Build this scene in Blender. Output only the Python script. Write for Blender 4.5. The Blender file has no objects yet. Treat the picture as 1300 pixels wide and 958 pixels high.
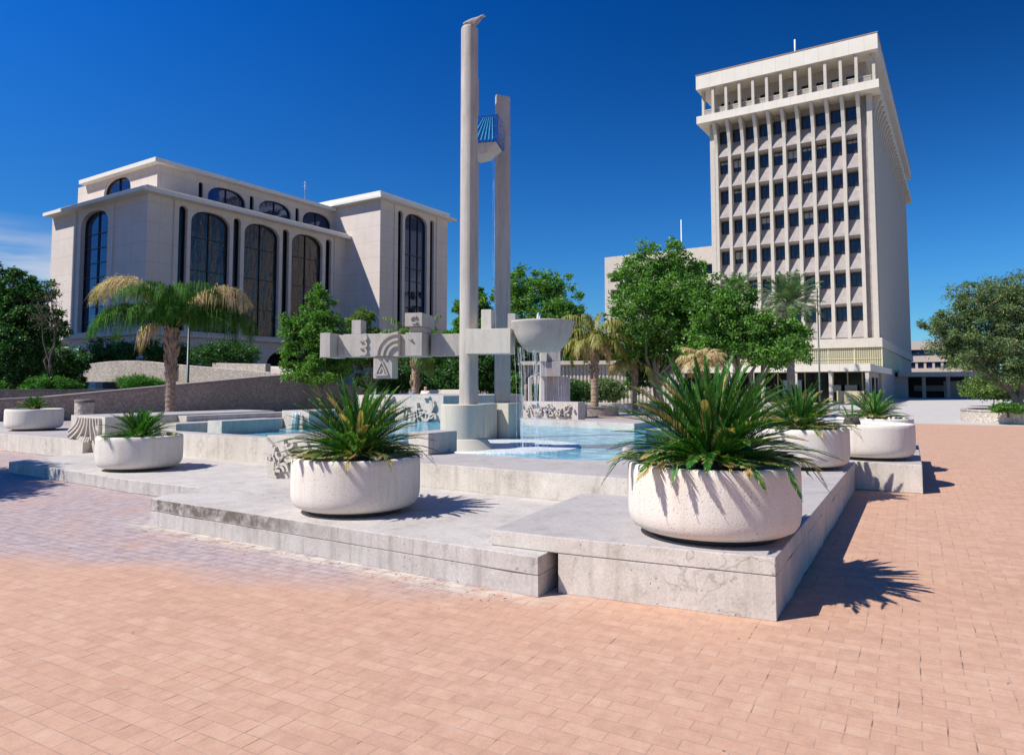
import bpy, bmesh, math, random
import numpy as np
from mathutils import Vector, Matrix
random.seed(7); rng = np.random.default_rng(7)
SC = bpy.context.scene
COL = SC.collection
rad = math.radians

# ---------------------------------------------------------------- camera
EYE = 1.6; F_PX = 890.0; CX = 650.0; CY = 434.0; TILT = math.atan(56.0 / F_PX); YAW = rad(32.7)
cam = bpy.data.cameras.new("camera"); camo = bpy.data.objects.new("camera", cam); COL.objects.link(camo)
cam.sensor_width = 36.0; cam.lens = F_PX / 1300 * 36.0
cam.shift_y = -45.0 / 1300; cam.clip_start = 0.1; cam.clip_end = 5000
camo.location = (0, 0, EYE); camo.rotation_euler = (rad(90) + TILT, 0, YAW - rad(90))
SC.camera = camo
FH = Vector((math.cos(YAW), math.sin(YAW), 0)); RH = Vector((math.sin(YAW), -math.cos(YAW), 0))

# ---------------------------------------------------------------- light
SUN_AZ = rad(143.0); SUN_EL = rad(49.5)          # direction towards the sun (angle from +X)
w = bpy.data.worlds.new("World"); SC.world = w; w.use_nodes = True
nt = w.node_tree; nt.nodes.clear()
def N(nt, t, **k):
    n = nt.nodes.new(t)
    for a, b in k.items(): setattr(n, a, b)
    return n
sky = N(nt, 'ShaderNodeTexSky', sky_type='NISHITA'); sky.sun_disc = False
sky.sun_elevation = SUN_EL; sky.sun_rotation = rad(90) - SUN_AZ
sky.air_density = 1.0; sky.dust_density = 0.25; sky.ozone_density = 4.5; sky.altitude = 700
hs = N(nt, 'ShaderNodeHueSaturation'); hs.inputs['Saturation'].default_value = 1.22; hs.inputs['Value'].default_value = 1.0
tc = N(nt, 'ShaderNodeTexCoord'); mp = N(nt, 'ShaderNodeMapping'); mp.inputs['Scale'].default_value = (2.2, 2.2, 16)
cn = N(nt, 'ShaderNodeTexNoise'); cn.inputs['Scale'].default_value = 2.2; cn.inputs['Detail'].default_value = 7
cr = N(nt, 'ShaderNodeValToRGB'); cr.color_ramp.elements[0].position = 0.36; cr.color_ramp.elements[1].position = 0.62
# a bank of thin cloud low over the horizon in one quarter of the sky
dp = N(nt, 'ShaderNodeVectorMath', operation='DOT_PRODUCT'); dp.inputs[1].default_value = (math.cos(rad(72)), math.sin(rad(72)), 0)
r1 = N(nt, 'ShaderNodeMapRange'); r1.inputs[1].default_value = 0.83; r1.inputs[2].default_value = 0.95
sp = N(nt, 'ShaderNodeSeparateXYZ')
r2 = N(nt, 'ShaderNodeMapRange'); r2.inputs[1].default_value = 0.20; r2.inputs[2].default_value = 0.15
m1 = N(nt, 'ShaderNodeMath', operation='MULTIPLY'); m2 = N(nt, 'ShaderNodeMath', operation='MULTIPLY'); m3 = N(nt, 'ShaderNodeMath', operation='MULTIPLY'); m3.inputs[1].default_value = 0.85
mx = N(nt, 'ShaderNodeMix', data_type='RGBA'); mx.inputs['B'].default_value = (7.5, 7.9, 8.6, 1)
bg = N(nt, 'ShaderNodeBackground'); bg.inputs['Strength'].default_value = 0.075
ow = N(nt, 'ShaderNodeOutputWorld'); L = nt.links.new
L(tc.outputs['Generated'], mp.inputs[0]); L(mp.outputs[0], cn.inputs['Vector']); L(cn.outputs['Fac'], cr.inputs[0])
L(tc.outputs['Generated'], dp.inputs[0]); L(dp.outputs['Value'], r1.inputs[0])
L(tc.outputs['Generated'], sp.inputs[0]); L(sp.outputs['Z'], r2.inputs[0])
L(r1.outputs[0], m1.inputs[0]); L(r2.outputs[0], m1.inputs[1]); L(m1.outputs[0], m2.inputs[0]); L(cr.outputs[0], m2.inputs[1]); L(m2.outputs[0], m3.inputs[0])
# the sky is darkest at right angles to the sun and high up
pd = N(nt, 'ShaderNodeVectorMath', operation='DOT_PRODUCT'); pd.inputs[1].default_value = (-RH.x, -RH.y, 0)
pr_ = N(nt, 'ShaderNodeMapRange'); pr_.inputs[1].default_value = -0.55; pr_.inputs[2].default_value = 0.55; pr_.inputs[3].default_value = 0.50; pr_.inputs[4].default_value = 1.12
pz_ = N(nt, 'ShaderNodeMapRange', interpolation_type='SMOOTHSTEP'); pz_.inputs[1].default_value = 0.12; pz_.inputs[2].default_value = 0.5
pol = N(nt, 'ShaderNodeMix', data_type='RGBA', blend_type='MULTIPLY')
L(tc.outputs['Generated'], pd.inputs[0]); L(pd.outputs['Value'], pr_.inputs[0]); L(sp.outputs['Z'], pz_.inputs[0]); L(pz_.outputs[0], pol.inputs['Factor']); L(pr_.outputs[0], pol.inputs['B']); L(pol.outputs['Result'], mx.inputs['A'])
# a deep, slightly violet desert blue: darker overhead, paler towards the horizon
tint = N(nt, 'ShaderNodeMix', data_type='RGBA', blend_type='MULTIPLY'); tint.inputs['Factor'].default_value = 1.0
tr_ = N(nt, 'ShaderNodeValToRGB'); tr_.color_ramp.elements[0].position = 0.0; tr_.color_ramp.elements[0].color = (0.60, 0.98, 1.12, 1)
tr_.color_ramp.elements[1].position = 0.55; tr_.color_ramp.elements[1].color = (0.0, 0.80, 1.62, 1)
L(sp.outputs['Z'], tr_.inputs[0]); L(tr_.outputs[0], tint.inputs['B'])
L(sky.outputs[0], hs.inputs['Color']); L(hs.outputs[0], tint.inputs['A']); L(tint.outputs['Result'], pol.inputs['A']); L(m3.outputs[0], mx.inputs['Factor'])
L(mx.outputs['Result'], bg.inputs['Color']); L(bg.outputs[0], ow.inputs[0])

sl = bpy.data.lights.new("sun", 'SUN'); sl.energy = 4.9; sl.angle = rad(0.53); sl.color = (1.0, 0.955, 0.88)
so = bpy.data.objects.new("sun", sl); COL.objects.link(so)
sd = Vector((math.cos(SUN_AZ) * math.cos(SUN_EL), math.sin(SUN_AZ) * math.cos(SUN_EL), math.sin(SUN_EL)))
so.rotation_euler = sd.to_track_quat('Z', 'Y').to_euler(); so.location = sd * 50

SC.view_settings.view_transform = 'Standard'; SC.view_settings.look = 'None'
SC.view_settings.exposure = 0.26; SC.view_settings.gamma = 1.0; SC.view_settings.use_curve_mapping = False
SC.render.engine = 'CYCLES'
SC.render.resolution_x = 1024; SC.render.resolution_y = 754
try:
    SC.cycles.max_bounces = 7; SC.cycles.transparent_max_bounces = 10
except Exception: pass

# ---------------------------------------------------------------- placing helpers
def at(px, D, z=0.0):
    """point on the bearing of photo column px, D metres ahead of the camera, at height z"""
    k = (px - CX) / (F_PX * math.cos(TILT) )
    # small correction of the bearing for the camera's tilt
    kk = k * (math.cos(TILT) ** 2 + math.sin(TILT) * math.cos(TILT) * (z - EYE) / D)
    p = FH * D + RH * (D * kk); return Vector((p.x, p.y, z))
def hz(py, D):
    """height seen at photo row py at distance D"""
    a = math.atan((CY - py) / F_PX) + TILT
    return EYE + D * math.tan(a)

# ---------------------------------------------------------------- materials
MAT = {}
def newmat(name):
    m = bpy.data.materials.new(name); m.use_nodes = True; MAT[name] = m
    nt = m.node_tree; b = nt.nodes['Principled BSDF']
    return m, nt, b
def coords(nt, scale=(1, 1, 1), rotz=0.0, kind='world', loc=(0, 0, 0)):
    if kind == 'world':
        g = N(nt, 'ShaderNodeNewGeometry'); src = g.outputs['Position']
    else:
        g = N(nt, 'ShaderNodeTexCoord'); src = g.outputs['Object']
    if kind != 'world':
        oi = N(nt, 'ShaderNodeObjectInfo'); mu = N(nt, 'ShaderNodeMath', operation='MULTIPLY'); mu.inputs[1].default_value = 23.0; nt.links.new(oi.outputs['Random'], mu.inputs[0])
        va = N(nt, 'ShaderNodeVectorMath', operation='ADD'); nt.links.new(src, va.inputs[0]); nt.links.new(mu.outputs[0], va.inputs[1]); src = va.outputs[0]
    m = N(nt, 'ShaderNodeMapping'); m.inputs['Scale'].default_value = scale; m.inputs['Rotation'].default_value = (0, 0, rotz); m.inputs['Location'].default_value = loc
    nt.links.new(src, m.inputs[0]); return m.outputs[0]
def noise(nt, vec, s, detail=5, rough=0.55):
    n = N(nt, 'ShaderNodeTexNoise'); n.inputs['Scale'].default_value = s; n.inputs['Detail'].default_value = detail; n.inputs['Roughness'].default_value = rough
    nt.links.new(vec, n.inputs['Vector']); return n.outputs['Fac']
def ramp(nt, fac, stops):
    r = N(nt, 'ShaderNodeValToRGB'); e = r.color_ramp.elements
    while len(e) < len(stops): e.new(0.5)
    for i, (p, c) in enumerate(stops):
        e[i].position = p; e[i].color = (*c, 1) if len(c) == 3 else c
    nt.links.new(fac, r.inputs[0]); return r.outputs[0]
def mixc(nt, fac, a, b, blend='MIX'):
    m = N(nt, 'ShaderNodeMix', data_type='RGBA', blend_type=blend)
    for s, v in (('Factor', fac), ('A', a), ('B', b)):
        if isinstance(v, (int, float)): m.inputs[s].default_value = v
        elif isinstance(v, tuple): m.inputs[s].default_value = (*v, 1) if len(v) == 3 else v
        else: nt.links.new(v, m.inputs[s])
    return m.outputs['Result']
def bump(nt, b, h, strength=0.3, dist=0.01):
    bp = N(nt, 'ShaderNodeBump'); bp.inputs['Strength'].default_value = strength; bp.inputs['Distance'].default_value = dist
    nt.links.new(h, bp.inputs['Height']); nt.links.new(bp.outputs[0], b.inputs['Normal'])
def math_(nt, op, a, b=None):
    m = N(nt, 'ShaderNodeMath', operation=op); m.use_clamp = op in ('MULTIPLY',) and False
    for i, v in enumerate((a, b)):
        if v is None: continue
        if isinstance(v, (int, float)): m.inputs[i].default_value = v
        else: nt.links.new(v, m.inputs[i])
    return m.outputs[0]

def concrete(name, c1, c2, stain=(0.25, 0.23, 0.2), stain_amt=0.5, grain=60, bumps=0.25, streaks=True, rough=0.85, pits=False, crack=0.0, kind='world', bdist=0.01):
    m, nt, b = newmat(name)
    v = coords(nt, kind=kind)
    n1 = noise(nt, v, 1.3, 8, 0.62)
    col = ramp(nt, n1, [(0.3, c1), (0.7, c2)])
    n2 = noise(nt, v, grain, 3, 0.6)
    col = mixc(nt, 0.35, col, ramp(nt, n2, [(0.3, tuple(x * 0.72 for x in c1)), (0.75, tuple(min(1, x * 1.12) for x in c2))]))
    if streaks:
        vs = coords(nt, scale=(5.5, 5.5, 0.55), kind=kind)
        n3 = noise(nt, vs, 1.6, 6, 0.65)
        f = ramp(nt, n3, [(0.50, (0, 0, 0)), (0.72, (1, 1, 1))])
        f = math_(nt, 'MULTIPLY', f, stain_amt)
        # streaks run down walls, blotches lie on tops
        g = N(nt, 'ShaderNodeNewGeometry'); s = N(nt, 'ShaderNodeSeparateXYZ'); nt.links.new(g.outputs['Normal'], s.inputs[0])
        wall = math_(nt, 'SUBTRACT', 1.0, math_(nt, 'ABSOLUTE', s.outputs['Z']))
        col = mixc(nt, math_(nt, 'MULTIPLY', f, wall), col, stain)
        n4 = noise(nt, v, 0.8, 7, 0.7)
        f4 = math_(nt, 'MULTIPLY', ramp(nt, n4, [(0.48, (0, 0, 0)), (0.66, (1, 1, 1))]), stain_amt * 0.7)
        col = mixc(nt, f4, col, tuple(0.5 * (p + q) for p, q in zip(stain, c1)))
        if name in ('slab_concrete', 'weathered_concrete'):
            mo = noise(nt, v, 4.5, 8, 0.75)
            col = mixc(nt, 1.0, col, ramp(nt, mo, [(0.28, (0.66, 0.64, 0.62)), (0.46, (0.95, 0.95, 0.95)), (0.60, (1.0, 1.0, 1.0)), (0.74, (1.18, 1.17, 1.16))]), 'MULTIPLY')
            sp2 = noise(nt, v, 19, 4, 0.7)
            col = mixc(nt, math_(nt, 'MULTIPLY', ramp(nt, sp2, [(0.63, (0, 0, 0)), (0.70, (1, 1, 1))]), 0.55), col, tuple(x * 0.5 for x in c1))
            vb = N(nt, 'ShaderNodeTexVoronoi'); vb.inputs['Scale'].default_value = 16; nt.links.new(v, vb.inputs['Vector'])
            hole = math_(nt, 'MULTIPLY', ramp(nt, vb.outputs['Distance'], [(0.07, (1, 1, 1)), (0.12, (0, 0, 0))]), math_(nt, 'MULTIPLY', wall, ramp(nt, noise(nt, v, 3, 3), [(0.48, (0, 0, 0)), (0.56, (1, 1, 1))])))
            col = mixc(nt, math_(nt, 'MULTIPLY', hole, 0.8), col, (0.12, 0.10, 0.085))
            n2 = math_(nt, 'ADD', math_(nt, 'MULTIPLY', n2, 0.5), math_(nt, 'SUBTRACT', math_(nt, 'MULTIPLY', mo, 1.2), hole))
        if name == 'slab_concrete':      # tops are multiplied darker and bluer, upright faces paler and warmer
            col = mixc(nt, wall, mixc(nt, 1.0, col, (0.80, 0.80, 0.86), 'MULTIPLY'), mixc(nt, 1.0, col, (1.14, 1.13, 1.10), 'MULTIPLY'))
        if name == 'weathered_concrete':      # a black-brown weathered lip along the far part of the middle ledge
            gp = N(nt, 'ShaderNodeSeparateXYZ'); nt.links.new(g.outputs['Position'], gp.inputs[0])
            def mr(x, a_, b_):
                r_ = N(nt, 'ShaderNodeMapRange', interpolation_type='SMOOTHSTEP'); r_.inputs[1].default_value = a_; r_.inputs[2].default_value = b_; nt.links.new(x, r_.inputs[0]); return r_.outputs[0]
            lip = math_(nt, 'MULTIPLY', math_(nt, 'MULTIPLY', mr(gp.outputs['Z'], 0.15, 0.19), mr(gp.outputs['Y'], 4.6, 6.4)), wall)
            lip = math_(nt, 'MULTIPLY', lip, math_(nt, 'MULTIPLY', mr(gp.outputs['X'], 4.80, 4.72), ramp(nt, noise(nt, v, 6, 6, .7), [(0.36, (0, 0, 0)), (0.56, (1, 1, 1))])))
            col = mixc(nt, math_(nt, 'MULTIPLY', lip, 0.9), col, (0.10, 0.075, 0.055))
        # hairline cracks
        vo = N(nt, 'ShaderNodeTexVoronoi', feature='DISTANCE_TO_EDGE'); vo.inputs['Scale'].default_value = 0.55
        dv = N(nt, 'ShaderNodeVectorMath', operation='ADD'); nn = N(nt, 'ShaderNodeTexNoise'); nn.inputs['Scale'].default_value = 3.0; nn.inputs['Detail'].default_value = 6
        nt.links.new(v, nn.inputs['Vector']); nt.links.new(v, dv.inputs[0]); nt.links.new(nn.outputs['Color'], dv.inputs[1]); nt.links.new(dv.outputs[0], vo.inputs['Vector'])
        crk = ramp(nt, vo.outputs['Distance'], [(0.0, (1, 1, 1)), (0.008, (0, 0, 0))])
        col = mixc(nt, math_(nt, 'MULTIPLY', math_(nt, 'MULTIPLY', crk, ramp(nt, noise(nt, v, 0.6, 2), [(0.5, (0, 0, 0)), (0.56, (1, 1, 1))])), crack), col, tuple(x * 0.5 for x in stain))
    h = n2
    if pits:
        vp = N(nt, 'ShaderNodeTexVoronoi'); vp.inputs['Scale'].default_value = 34; nt.links.new(v, vp.inputs['Vector'])
        npt = noise(nt, v, 9, 4)
        thr = ramp(nt, vp.outputs['Distance'], [(0.08, (1, 1, 1)), (0.24, (0, 0, 0))])
        sel = ramp(nt, npt, [(0.46, (0, 0, 0)), (0.56, (1, 1, 1))])
        pm = math_(nt, 'MULTIPLY', thr, sel)
        col = mixc(nt, math_(nt, 'MULTIPLY', pm, 0.65), col, tuple(x * 0.4 for x in c1))
        h = math_(nt, 'SUBTRACT', n2, math_(nt, 'MULTIPLY', pm, 1.5))
    nt.links.new(col, b.inputs['Base Color']); b.inputs['Roughness'].default_value = rough
    bump(nt, b, h, bumps, bdist)
    return m
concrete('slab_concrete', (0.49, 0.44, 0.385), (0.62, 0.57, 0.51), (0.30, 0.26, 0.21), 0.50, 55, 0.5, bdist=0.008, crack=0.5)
concrete('weathered_concrete', (0.46, 0.415, 0.375), (0.62, 0.57, 0.52), (0.22, 0.19, 0.155), 0.62, 45, 0.5, bdist=0.008, crack=0.5)
concrete('planter_concrete', (0.71, 0.65, 0.565), (0.78, 0.72, 0.635), (0.48, 0.39, 0.29), 0.42, 70, 0.5, pits=True, kind='object', bdist=0.006)
concrete('sculpture_concrete', (0.44, 0.40, 0.35), (0.56, 0.515, 0.455), (0.25, 0.22, 0.18), 0.65, 60, 0.5)
concrete('cream_concrete', (0.60, 0.55, 0.45), (0.70, 0.65, 0.55), (0.40, 0.35, 0.27), 0.4, 50, 0.4)
concrete('warm_concrete', (0.55, 0.50, 0.40), (0.64, 0.58, 0.48), (0.36, 0.31, 0.23), 0.4, 60, 0.3)
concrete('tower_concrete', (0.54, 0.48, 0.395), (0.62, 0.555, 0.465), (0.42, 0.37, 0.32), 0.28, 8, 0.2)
concrete('panel_concrete', (0.30, 0.26, 0.24), (0.41, 0.36, 0.335), (0.19, 0.16, 0.145), 0.6, 3, 0.2)
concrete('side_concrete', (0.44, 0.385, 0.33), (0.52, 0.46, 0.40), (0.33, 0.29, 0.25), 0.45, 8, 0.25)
concrete('trim_white', (0.74, 0.71, 0.65), (0.80, 0.77, 0.71), (0.5, 0.46, 0.4), 0.15, 10, 0.1)
concrete('pavement_concrete', (0.46, 0.43, 0.40), (0.56, 0.53, 0.49), (0.34, 0.31, 0.28), 0.4, 30, 0.2)
concrete('white_plaster', (0.62, 0.565, 0.49), (0.68, 0.62, 0.54), (0.45, 0.40, 0.33), 0.2, 20, 0.2)

def tiled_wall(name, c1, c2, tw=1.2, th=1.2):
    m, nt, b = newmat(name)
    g = N(nt, 'ShaderNodeNewGeometry'); s = N(nt, 'ShaderNodeSeparateXYZ'); nt.links.new(g.outputs['Position'], s.inputs[0])
    def lines(x, p):
        f = math_(nt, 'FRACT', math_(nt, 'DIVIDE', x, p)); d = math_(nt, 'MINIMUM', f, math_(nt, 'SUBTRACT', 1.0, f))
        return math_(nt, 'LESS_THAN', d, 0.02)
    xy = math_(nt, 'ADD', s.outputs['X'], s.outputs['Y'])
    ln = math_(nt, 'MAXIMUM', lines(xy, tw), lines(s.outputs['Z'], th))
    v = coords(nt); col = ramp(nt, noise(nt, v, 0.6, 6, 0.6), [(0.3, c1), (0.7, c2)])
    col = mixc(nt, math_(nt, 'MULTIPLY', ln, 0.35), col, tuple(x * 0.6 for x in c1))
    nt.links.new(col, b.inputs['Base Color']); b.inputs['Roughness'].default_value = 0.7
    bump(nt, b, noise(nt, v, 12, 3), 0.15, 0.01)
tiled_wall('courthouse_stone', (0.62, 0.53, 0.475), (0.69, 0.60, 0.535), 1.3, 1.9)
tiled_wall('fascia_panels', (0.66, 0.60, 0.50), (0.73, 0.665, 0.565), 1.6, 50)

def aggregate(name, c1, c2, scale=26):
    m, nt, b = newmat(name); v = coords(nt)
    vo = N(nt, 'ShaderNodeTexVoronoi'); vo.inputs['Scale'].default_value = scale; nt.links.new(v, vo.inputs['Vector'])
    sp_ = N(nt, 'ShaderNodeSeparateColor'); nt.links.new(vo.outputs['Color'], sp_.inputs[0])
    col = ramp(nt, sp_.outputs[0], [(0.0, tuple(x * 0.6 for x in c1)), (0.5, c1), (1.0, c2)])
    col = mixc(nt, 0.4, col, ramp(nt, noise(nt, v, 0.7, 5), [(0.3, c1), (0.7, c2)]))
    nt.links.new(col, b.inputs['Base Color']); b.inputs['Roughness'].default_value = 0.9
    bump(nt, b, vo.outputs['Distance'], 0.6, 0.02)
aggregate('brown_aggregate', (0.33, 0.265, 0.215), (0.52, 0.43, 0.355), 13)
aggregate('pale_aggregate', (0.42, 0.36, 0.30), (0.66, 0.58, 0.49), 12)

# brick pavers
m, nt, b = newmat('brick_pavers')
v = coords(nt, rotz=rad(90 - 3))
bt = N(nt, 'ShaderNodeTexBrick'); bt.offset = 0.5; bt.inputs['Scale'].default_value = 1.0
bt.inputs['Brick Width'].default_value = 0.21; bt.inputs['Row Height'].default_value = 0.105
bt.inputs['Mortar Size'].default_value = 0.0036; bt.inputs['Mortar Smooth'].default_value = 0.25; bt.inputs['Bias'].default_value = 0.0
wob = N(nt, 'ShaderNodeVectorMath', operation='ADD'); wn = N(nt, 'ShaderNodeTexNoise'); wn.inputs['Scale'].default_value = 2.0; wn.inputs['Detail'].default_value = 3
wsc = N(nt, 'ShaderNodeVectorMath', operation='SCALE'); wsc.inputs['Scale'].default_value = 0.018
nt.links.new(v, wn.inputs['Vector']); nt.links.new(wn.outputs['Color'], wsc.inputs[0]); nt.links.new(v, wob.inputs[0]); nt.links.new(wsc.outputs[0], wob.inputs[1])
nt.links.new(wob.outputs[0], bt.inputs['Vector'])
bt.inputs['Color1'].default_value = (0.0, 0.0, 0.0, 1); bt.inputs['Color2'].default_value = (1, 1, 1, 1); bt.inputs['Mortar'].default_value = (0.5, 0.5, 0.5, 1)
bc = ramp(nt, bt.outputs['Color'], [(0.0, (0.40, 0.21, 0.13)), (0.25, (0.50, 0.28, 0.175)), (0.75, (0.57, 0.33, 0.205)), (1.0, (0.62, 0.40, 0.27))])
vn = coords(nt)
big = noise(nt, vn, 0.35, 6, 0.6)
bc = mixc(nt, 0.30, bc, ramp(nt, big, [(0.35, (0.52, 0.285, 0.175)), (0.65, (0.57, 0.355, 0.265))]))
fine = noise(nt, vn, 90, 3, 0.7)
med = noise(nt, vn, 9, 6, 0.7)
bc = mixc(nt, 0.42, bc, ramp(nt, med, [(0.32, (0.34, 0.185, 0.12)), (0.5, (0.53, 0.31, 0.20)), (0.7, (0.68, 0.48, 0.36))]))
bc = mixc(nt, 0.25, bc, ramp(nt, fine, [(0.3, (0.38, 0.21, 0.14)), (0.7, (0.72, 0.47, 0.34))]))
# pale mineral bloom left by the water, strongest in a band on the plaza side of the ledges
g = N(nt, 'ShaderNodeNewGeometry'); s = N(nt, 'ShaderNodeSeparateXYZ'); nt.links.new(g.outputs['Position'], s.inputs[0])
def rng_(x, a, bb):
    r = N(nt, 'ShaderNodeMapRange', interpolation_type='SMOOTHSTEP'); r.inputs[1].default_value = a; r.inputs[2].default_value = bb; nt.links.new(x, r.inputs[0]); return r.outputs[0]
dl = math_(nt, 'ADD', s.outputs['X'], math_(nt, 'MULTIPLY', s.outputs['Y'], 0.31))
dl = math_(nt, 'ADD', dl, math_(nt, 'MULTIPLY', noise(nt, vn, 0.9, 5), 0.9))
bx = math_(nt, 'MULTIPLY', rng_(dl, 5.55, 6.35), rng_(s.outputs['Y'], 2.0, 3.6))
bl = noise(nt, coords(nt, scale=(1, .5, 1)), 1.6, 8, 0.72)
bmask = math_(nt, 'MULTIPLY', bx, ramp(nt, bl, [(0.22, (0, 0, 0)), (0.50, (1, 1, 1))]))
bc = mixc(nt, math_(nt, 'MULTIPLY', bmask, 0.8), bc, ramp(nt, noise(nt, vn, 7, 5, .7), [(0.35, (0.26, 0.215, 0.235)), (0.62, (0.47, 0.405, 0.41))]))
bl2 = noise(nt, vn, 1.1, 9, 0.78)
bc = mixc(nt, math_(nt, 'MULTIPLY', ramp(nt, bl2, [(0.60, (0, 0, 0)), (0.74, (1, 1, 1))]), 0.35), bc, (0.62, 0.52, 0.48))
bed = math_(nt, 'MULTIPLY', math_(nt, 'MULTIPLY', math_(nt, 'MULTIPLY', rng_(s.outputs['X'], 4.36, 4.6), rng_(s.outputs['Y'], 9.0, 7.6)), rng_(s.outputs['Y'], 2.2, 3.4)), ramp(nt, noise(nt, vn, 5, 5), [(0.4, (0, 0, 0)), (0.55, (1, 1, 1))]))
bc = mixc(nt, math_(nt, 'MULTIPLY', bed, 0.75), bc, (0.60, 0.55, 0.46))
mortar_n = ramp(nt, noise(nt, vn, 5, 4), [(0.35, (0.26, 0.17, 0.13)), (0.7, (0.46, 0.35, 0.30))])
bc = mixc(nt, math_(nt, 'MULTIPLY', bt.outputs['Fac'], math_(nt, 'ADD', 0.46, math_(nt, 'MULTIPLY', bmask, 0.54))), bc, mixc(nt, bmask, mortar_n, (0.16, 0.135, 0.15)))
# open dark head joints here and there
sv = N(nt, 'ShaderNodeSeparateXYZ'); nt.links.new(wob.outputs[0], sv.inputs[0])
row = math_(nt, 'FLOOR', math_(nt, 'DIVIDE', sv.outputs['Y'], 0.105))
uu = math_(nt, 'ADD', math_(nt, 'DIVIDE', sv.outputs['X'], 0.21), math_(nt, 'MULTIPLY', math_(nt, 'FLOORED_MODULO', row, 2.0), -0.5))
fu = math_(nt, 'FRACT', math_(nt, 'ADD', uu, 0.5)); head = math_(nt, 'LESS_THAN', math_(nt, 'ABSOLUTE', math_(nt, 'SUBTRACT', fu, 0.5)), 0.016)
cell = N(nt, 'ShaderNodeCombineXYZ'); nt.links.new(math_(nt, 'FLOOR', math_(nt, 'ADD', uu, 0.5)), cell.inputs[0]); nt.links.new(row, cell.inputs[1])
wnz = N(nt, 'ShaderNodeTexWhiteNoise', noise_dimensions='2D'); nt.links.new(cell.outputs[0], wnz.inputs['Vector'])
pick = math_(nt, 'GREATER_THAN', math_(nt, 'ADD', wnz.outputs['Value'], math_(nt, 'MULTIPLY', noise(nt, vn, 0.7, 2), 0.5)), 1.10)
bc = mixc(nt, math_(nt, 'MULTIPLY', math_(nt, 'MULTIPLY', math_(nt, 'MULTIPLY', head, pick), ramp(nt, noise(nt, vn, 14, 2), [(0.38, (0.2, 0.2, 0.2)), (0.6, (1, 1, 1))])), 0.85), bc, (0.10, 0.065, 0.05))
# gum spots, rust smears, dust
vg = N(nt, 'ShaderNodeTexVoronoi'); vg.inputs['Scale'].default_value = 2.3; nt.links.new(vn, vg.inputs['Vector'])
gsp = N(nt, 'ShaderNodeSeparateColor'); nt.links.new(vg.outputs['Color'], gsp.inputs[0])
gum = math_(nt, 'MULTIPLY', math_(nt, 'LESS_THAN', vg.outputs['Distance'], 0.035), math_(nt, 'GREATER_THAN', gsp.outputs[0], 0.62))
bc = mixc(nt, math_(nt, 'MULTIPLY', gum, 0.6), bc, mixc(nt, math_(nt, 'GREATER_THAN', gsp.outputs[1], 0.5), (0.16, 0.12, 0.11), (0.68, 0.62, 0.58)))
rs = ramp(nt, noise(nt, coords(nt, scale=(1.0, 0.5, 1), loc=(3, 7, 0)), 1.9, 8, 0.8), [(0.66, (0, 0, 0)), (0.72, (1, 1, 1))])
bc = mixc(nt, math_(nt, 'MULTIPLY', rs, 0.45), bc, (0.44, 0.20, 0.10))
nt.links.new(bc, b.inputs['Base Color']); b.inputs['Roughness'].default_value = 0.8
hh = math_(nt, 'SUBTRACT', math_(nt, 'ADD', math_(nt, 'MULTIPLY', fine, 0.35), math_(nt, 'MULTIPLY', bt.outputs['Color'], 0.3)), bt.outputs['Fac'])
bump(nt, b, hh, 0.55, 0.006)

def simple(name, col, rough=0.7, metal=0.0, var=0.12, scale=6, spec=None, kind='world'):
    m, nt, b = newmat(name); v = coords(nt, kind=kind)
    c = ramp(nt, noise(nt, v, scale, 4), [(0.3, tuple(x * (1 - var) for x in col)), (0.7, tuple(min(1, x * (1 + var)) for x in col))])
    nt.links.new(c, b.inputs['Base Color']); b.inputs['Roughness'].default_value = rough; b.inputs['Metallic'].default_value = metal
    if spec is not None: b.inputs['Specular IOR Level'].default_value = spec
    return m
simple('soil', (0.06, 0.045, 0.035), 0.95, var=0.4, scale=20)
simple('pale_gravel', (0.62, 0.57, 0.50), 0.95, var=0.3, scale=60)
simple('ground_soil', (0.20, 0.17, 0.14), 0.95, var=0.2, scale=0.8)
simple('dark_frame', (0.018, 0.017, 0.018), 0.4)
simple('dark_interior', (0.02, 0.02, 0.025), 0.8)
simple('dark_taupe', (0.16, 0.14, 0.13), 0.8)  # even taupe grey for the tower's glazed storey wall and a bin lid
simple('green_steel', (0.03, 0.06, 0.05), 0.4)
simple('grey_steel', (0.30, 0.30, 0.30), 0.4, 0.3)
simple('yellow_rail', (0.60, 0.54, 0.32), 0.5)
simple('cream_panel', (0.62, 0.52, 0.30), 0.7)
simple('ribbed_cream', (0.60, 0.53, 0.43), 0.8)
simple('tan_building', (0.45, 0.37, 0.30), 0.8)
simple('copper_edge', (0.30, 0.18, 0.12), 0.6)
simple('skin', (0.55, 0.33, 0.23), 0.6)
simple('blue_cloth', (0.03, 0.30, 0.55), 0.8)
simple('pale_cloth', (0.72, 0.68, 0.58), 0.8)
simple('dark_cloth', (0.05, 0.05, 0.08), 0.8)
simple('brown_hair', (0.07, 0.035, 0.02), 0.6)
simple('pigeon_grey', (0.34, 0.29, 0.26), 0.7, var=0.3, scale=30)
simple('flower_white', (0.8, 0.78, 0.74), 0.7)
simple('blue_poster', (0.25, 0.40, 0.52), 0.5)
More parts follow.
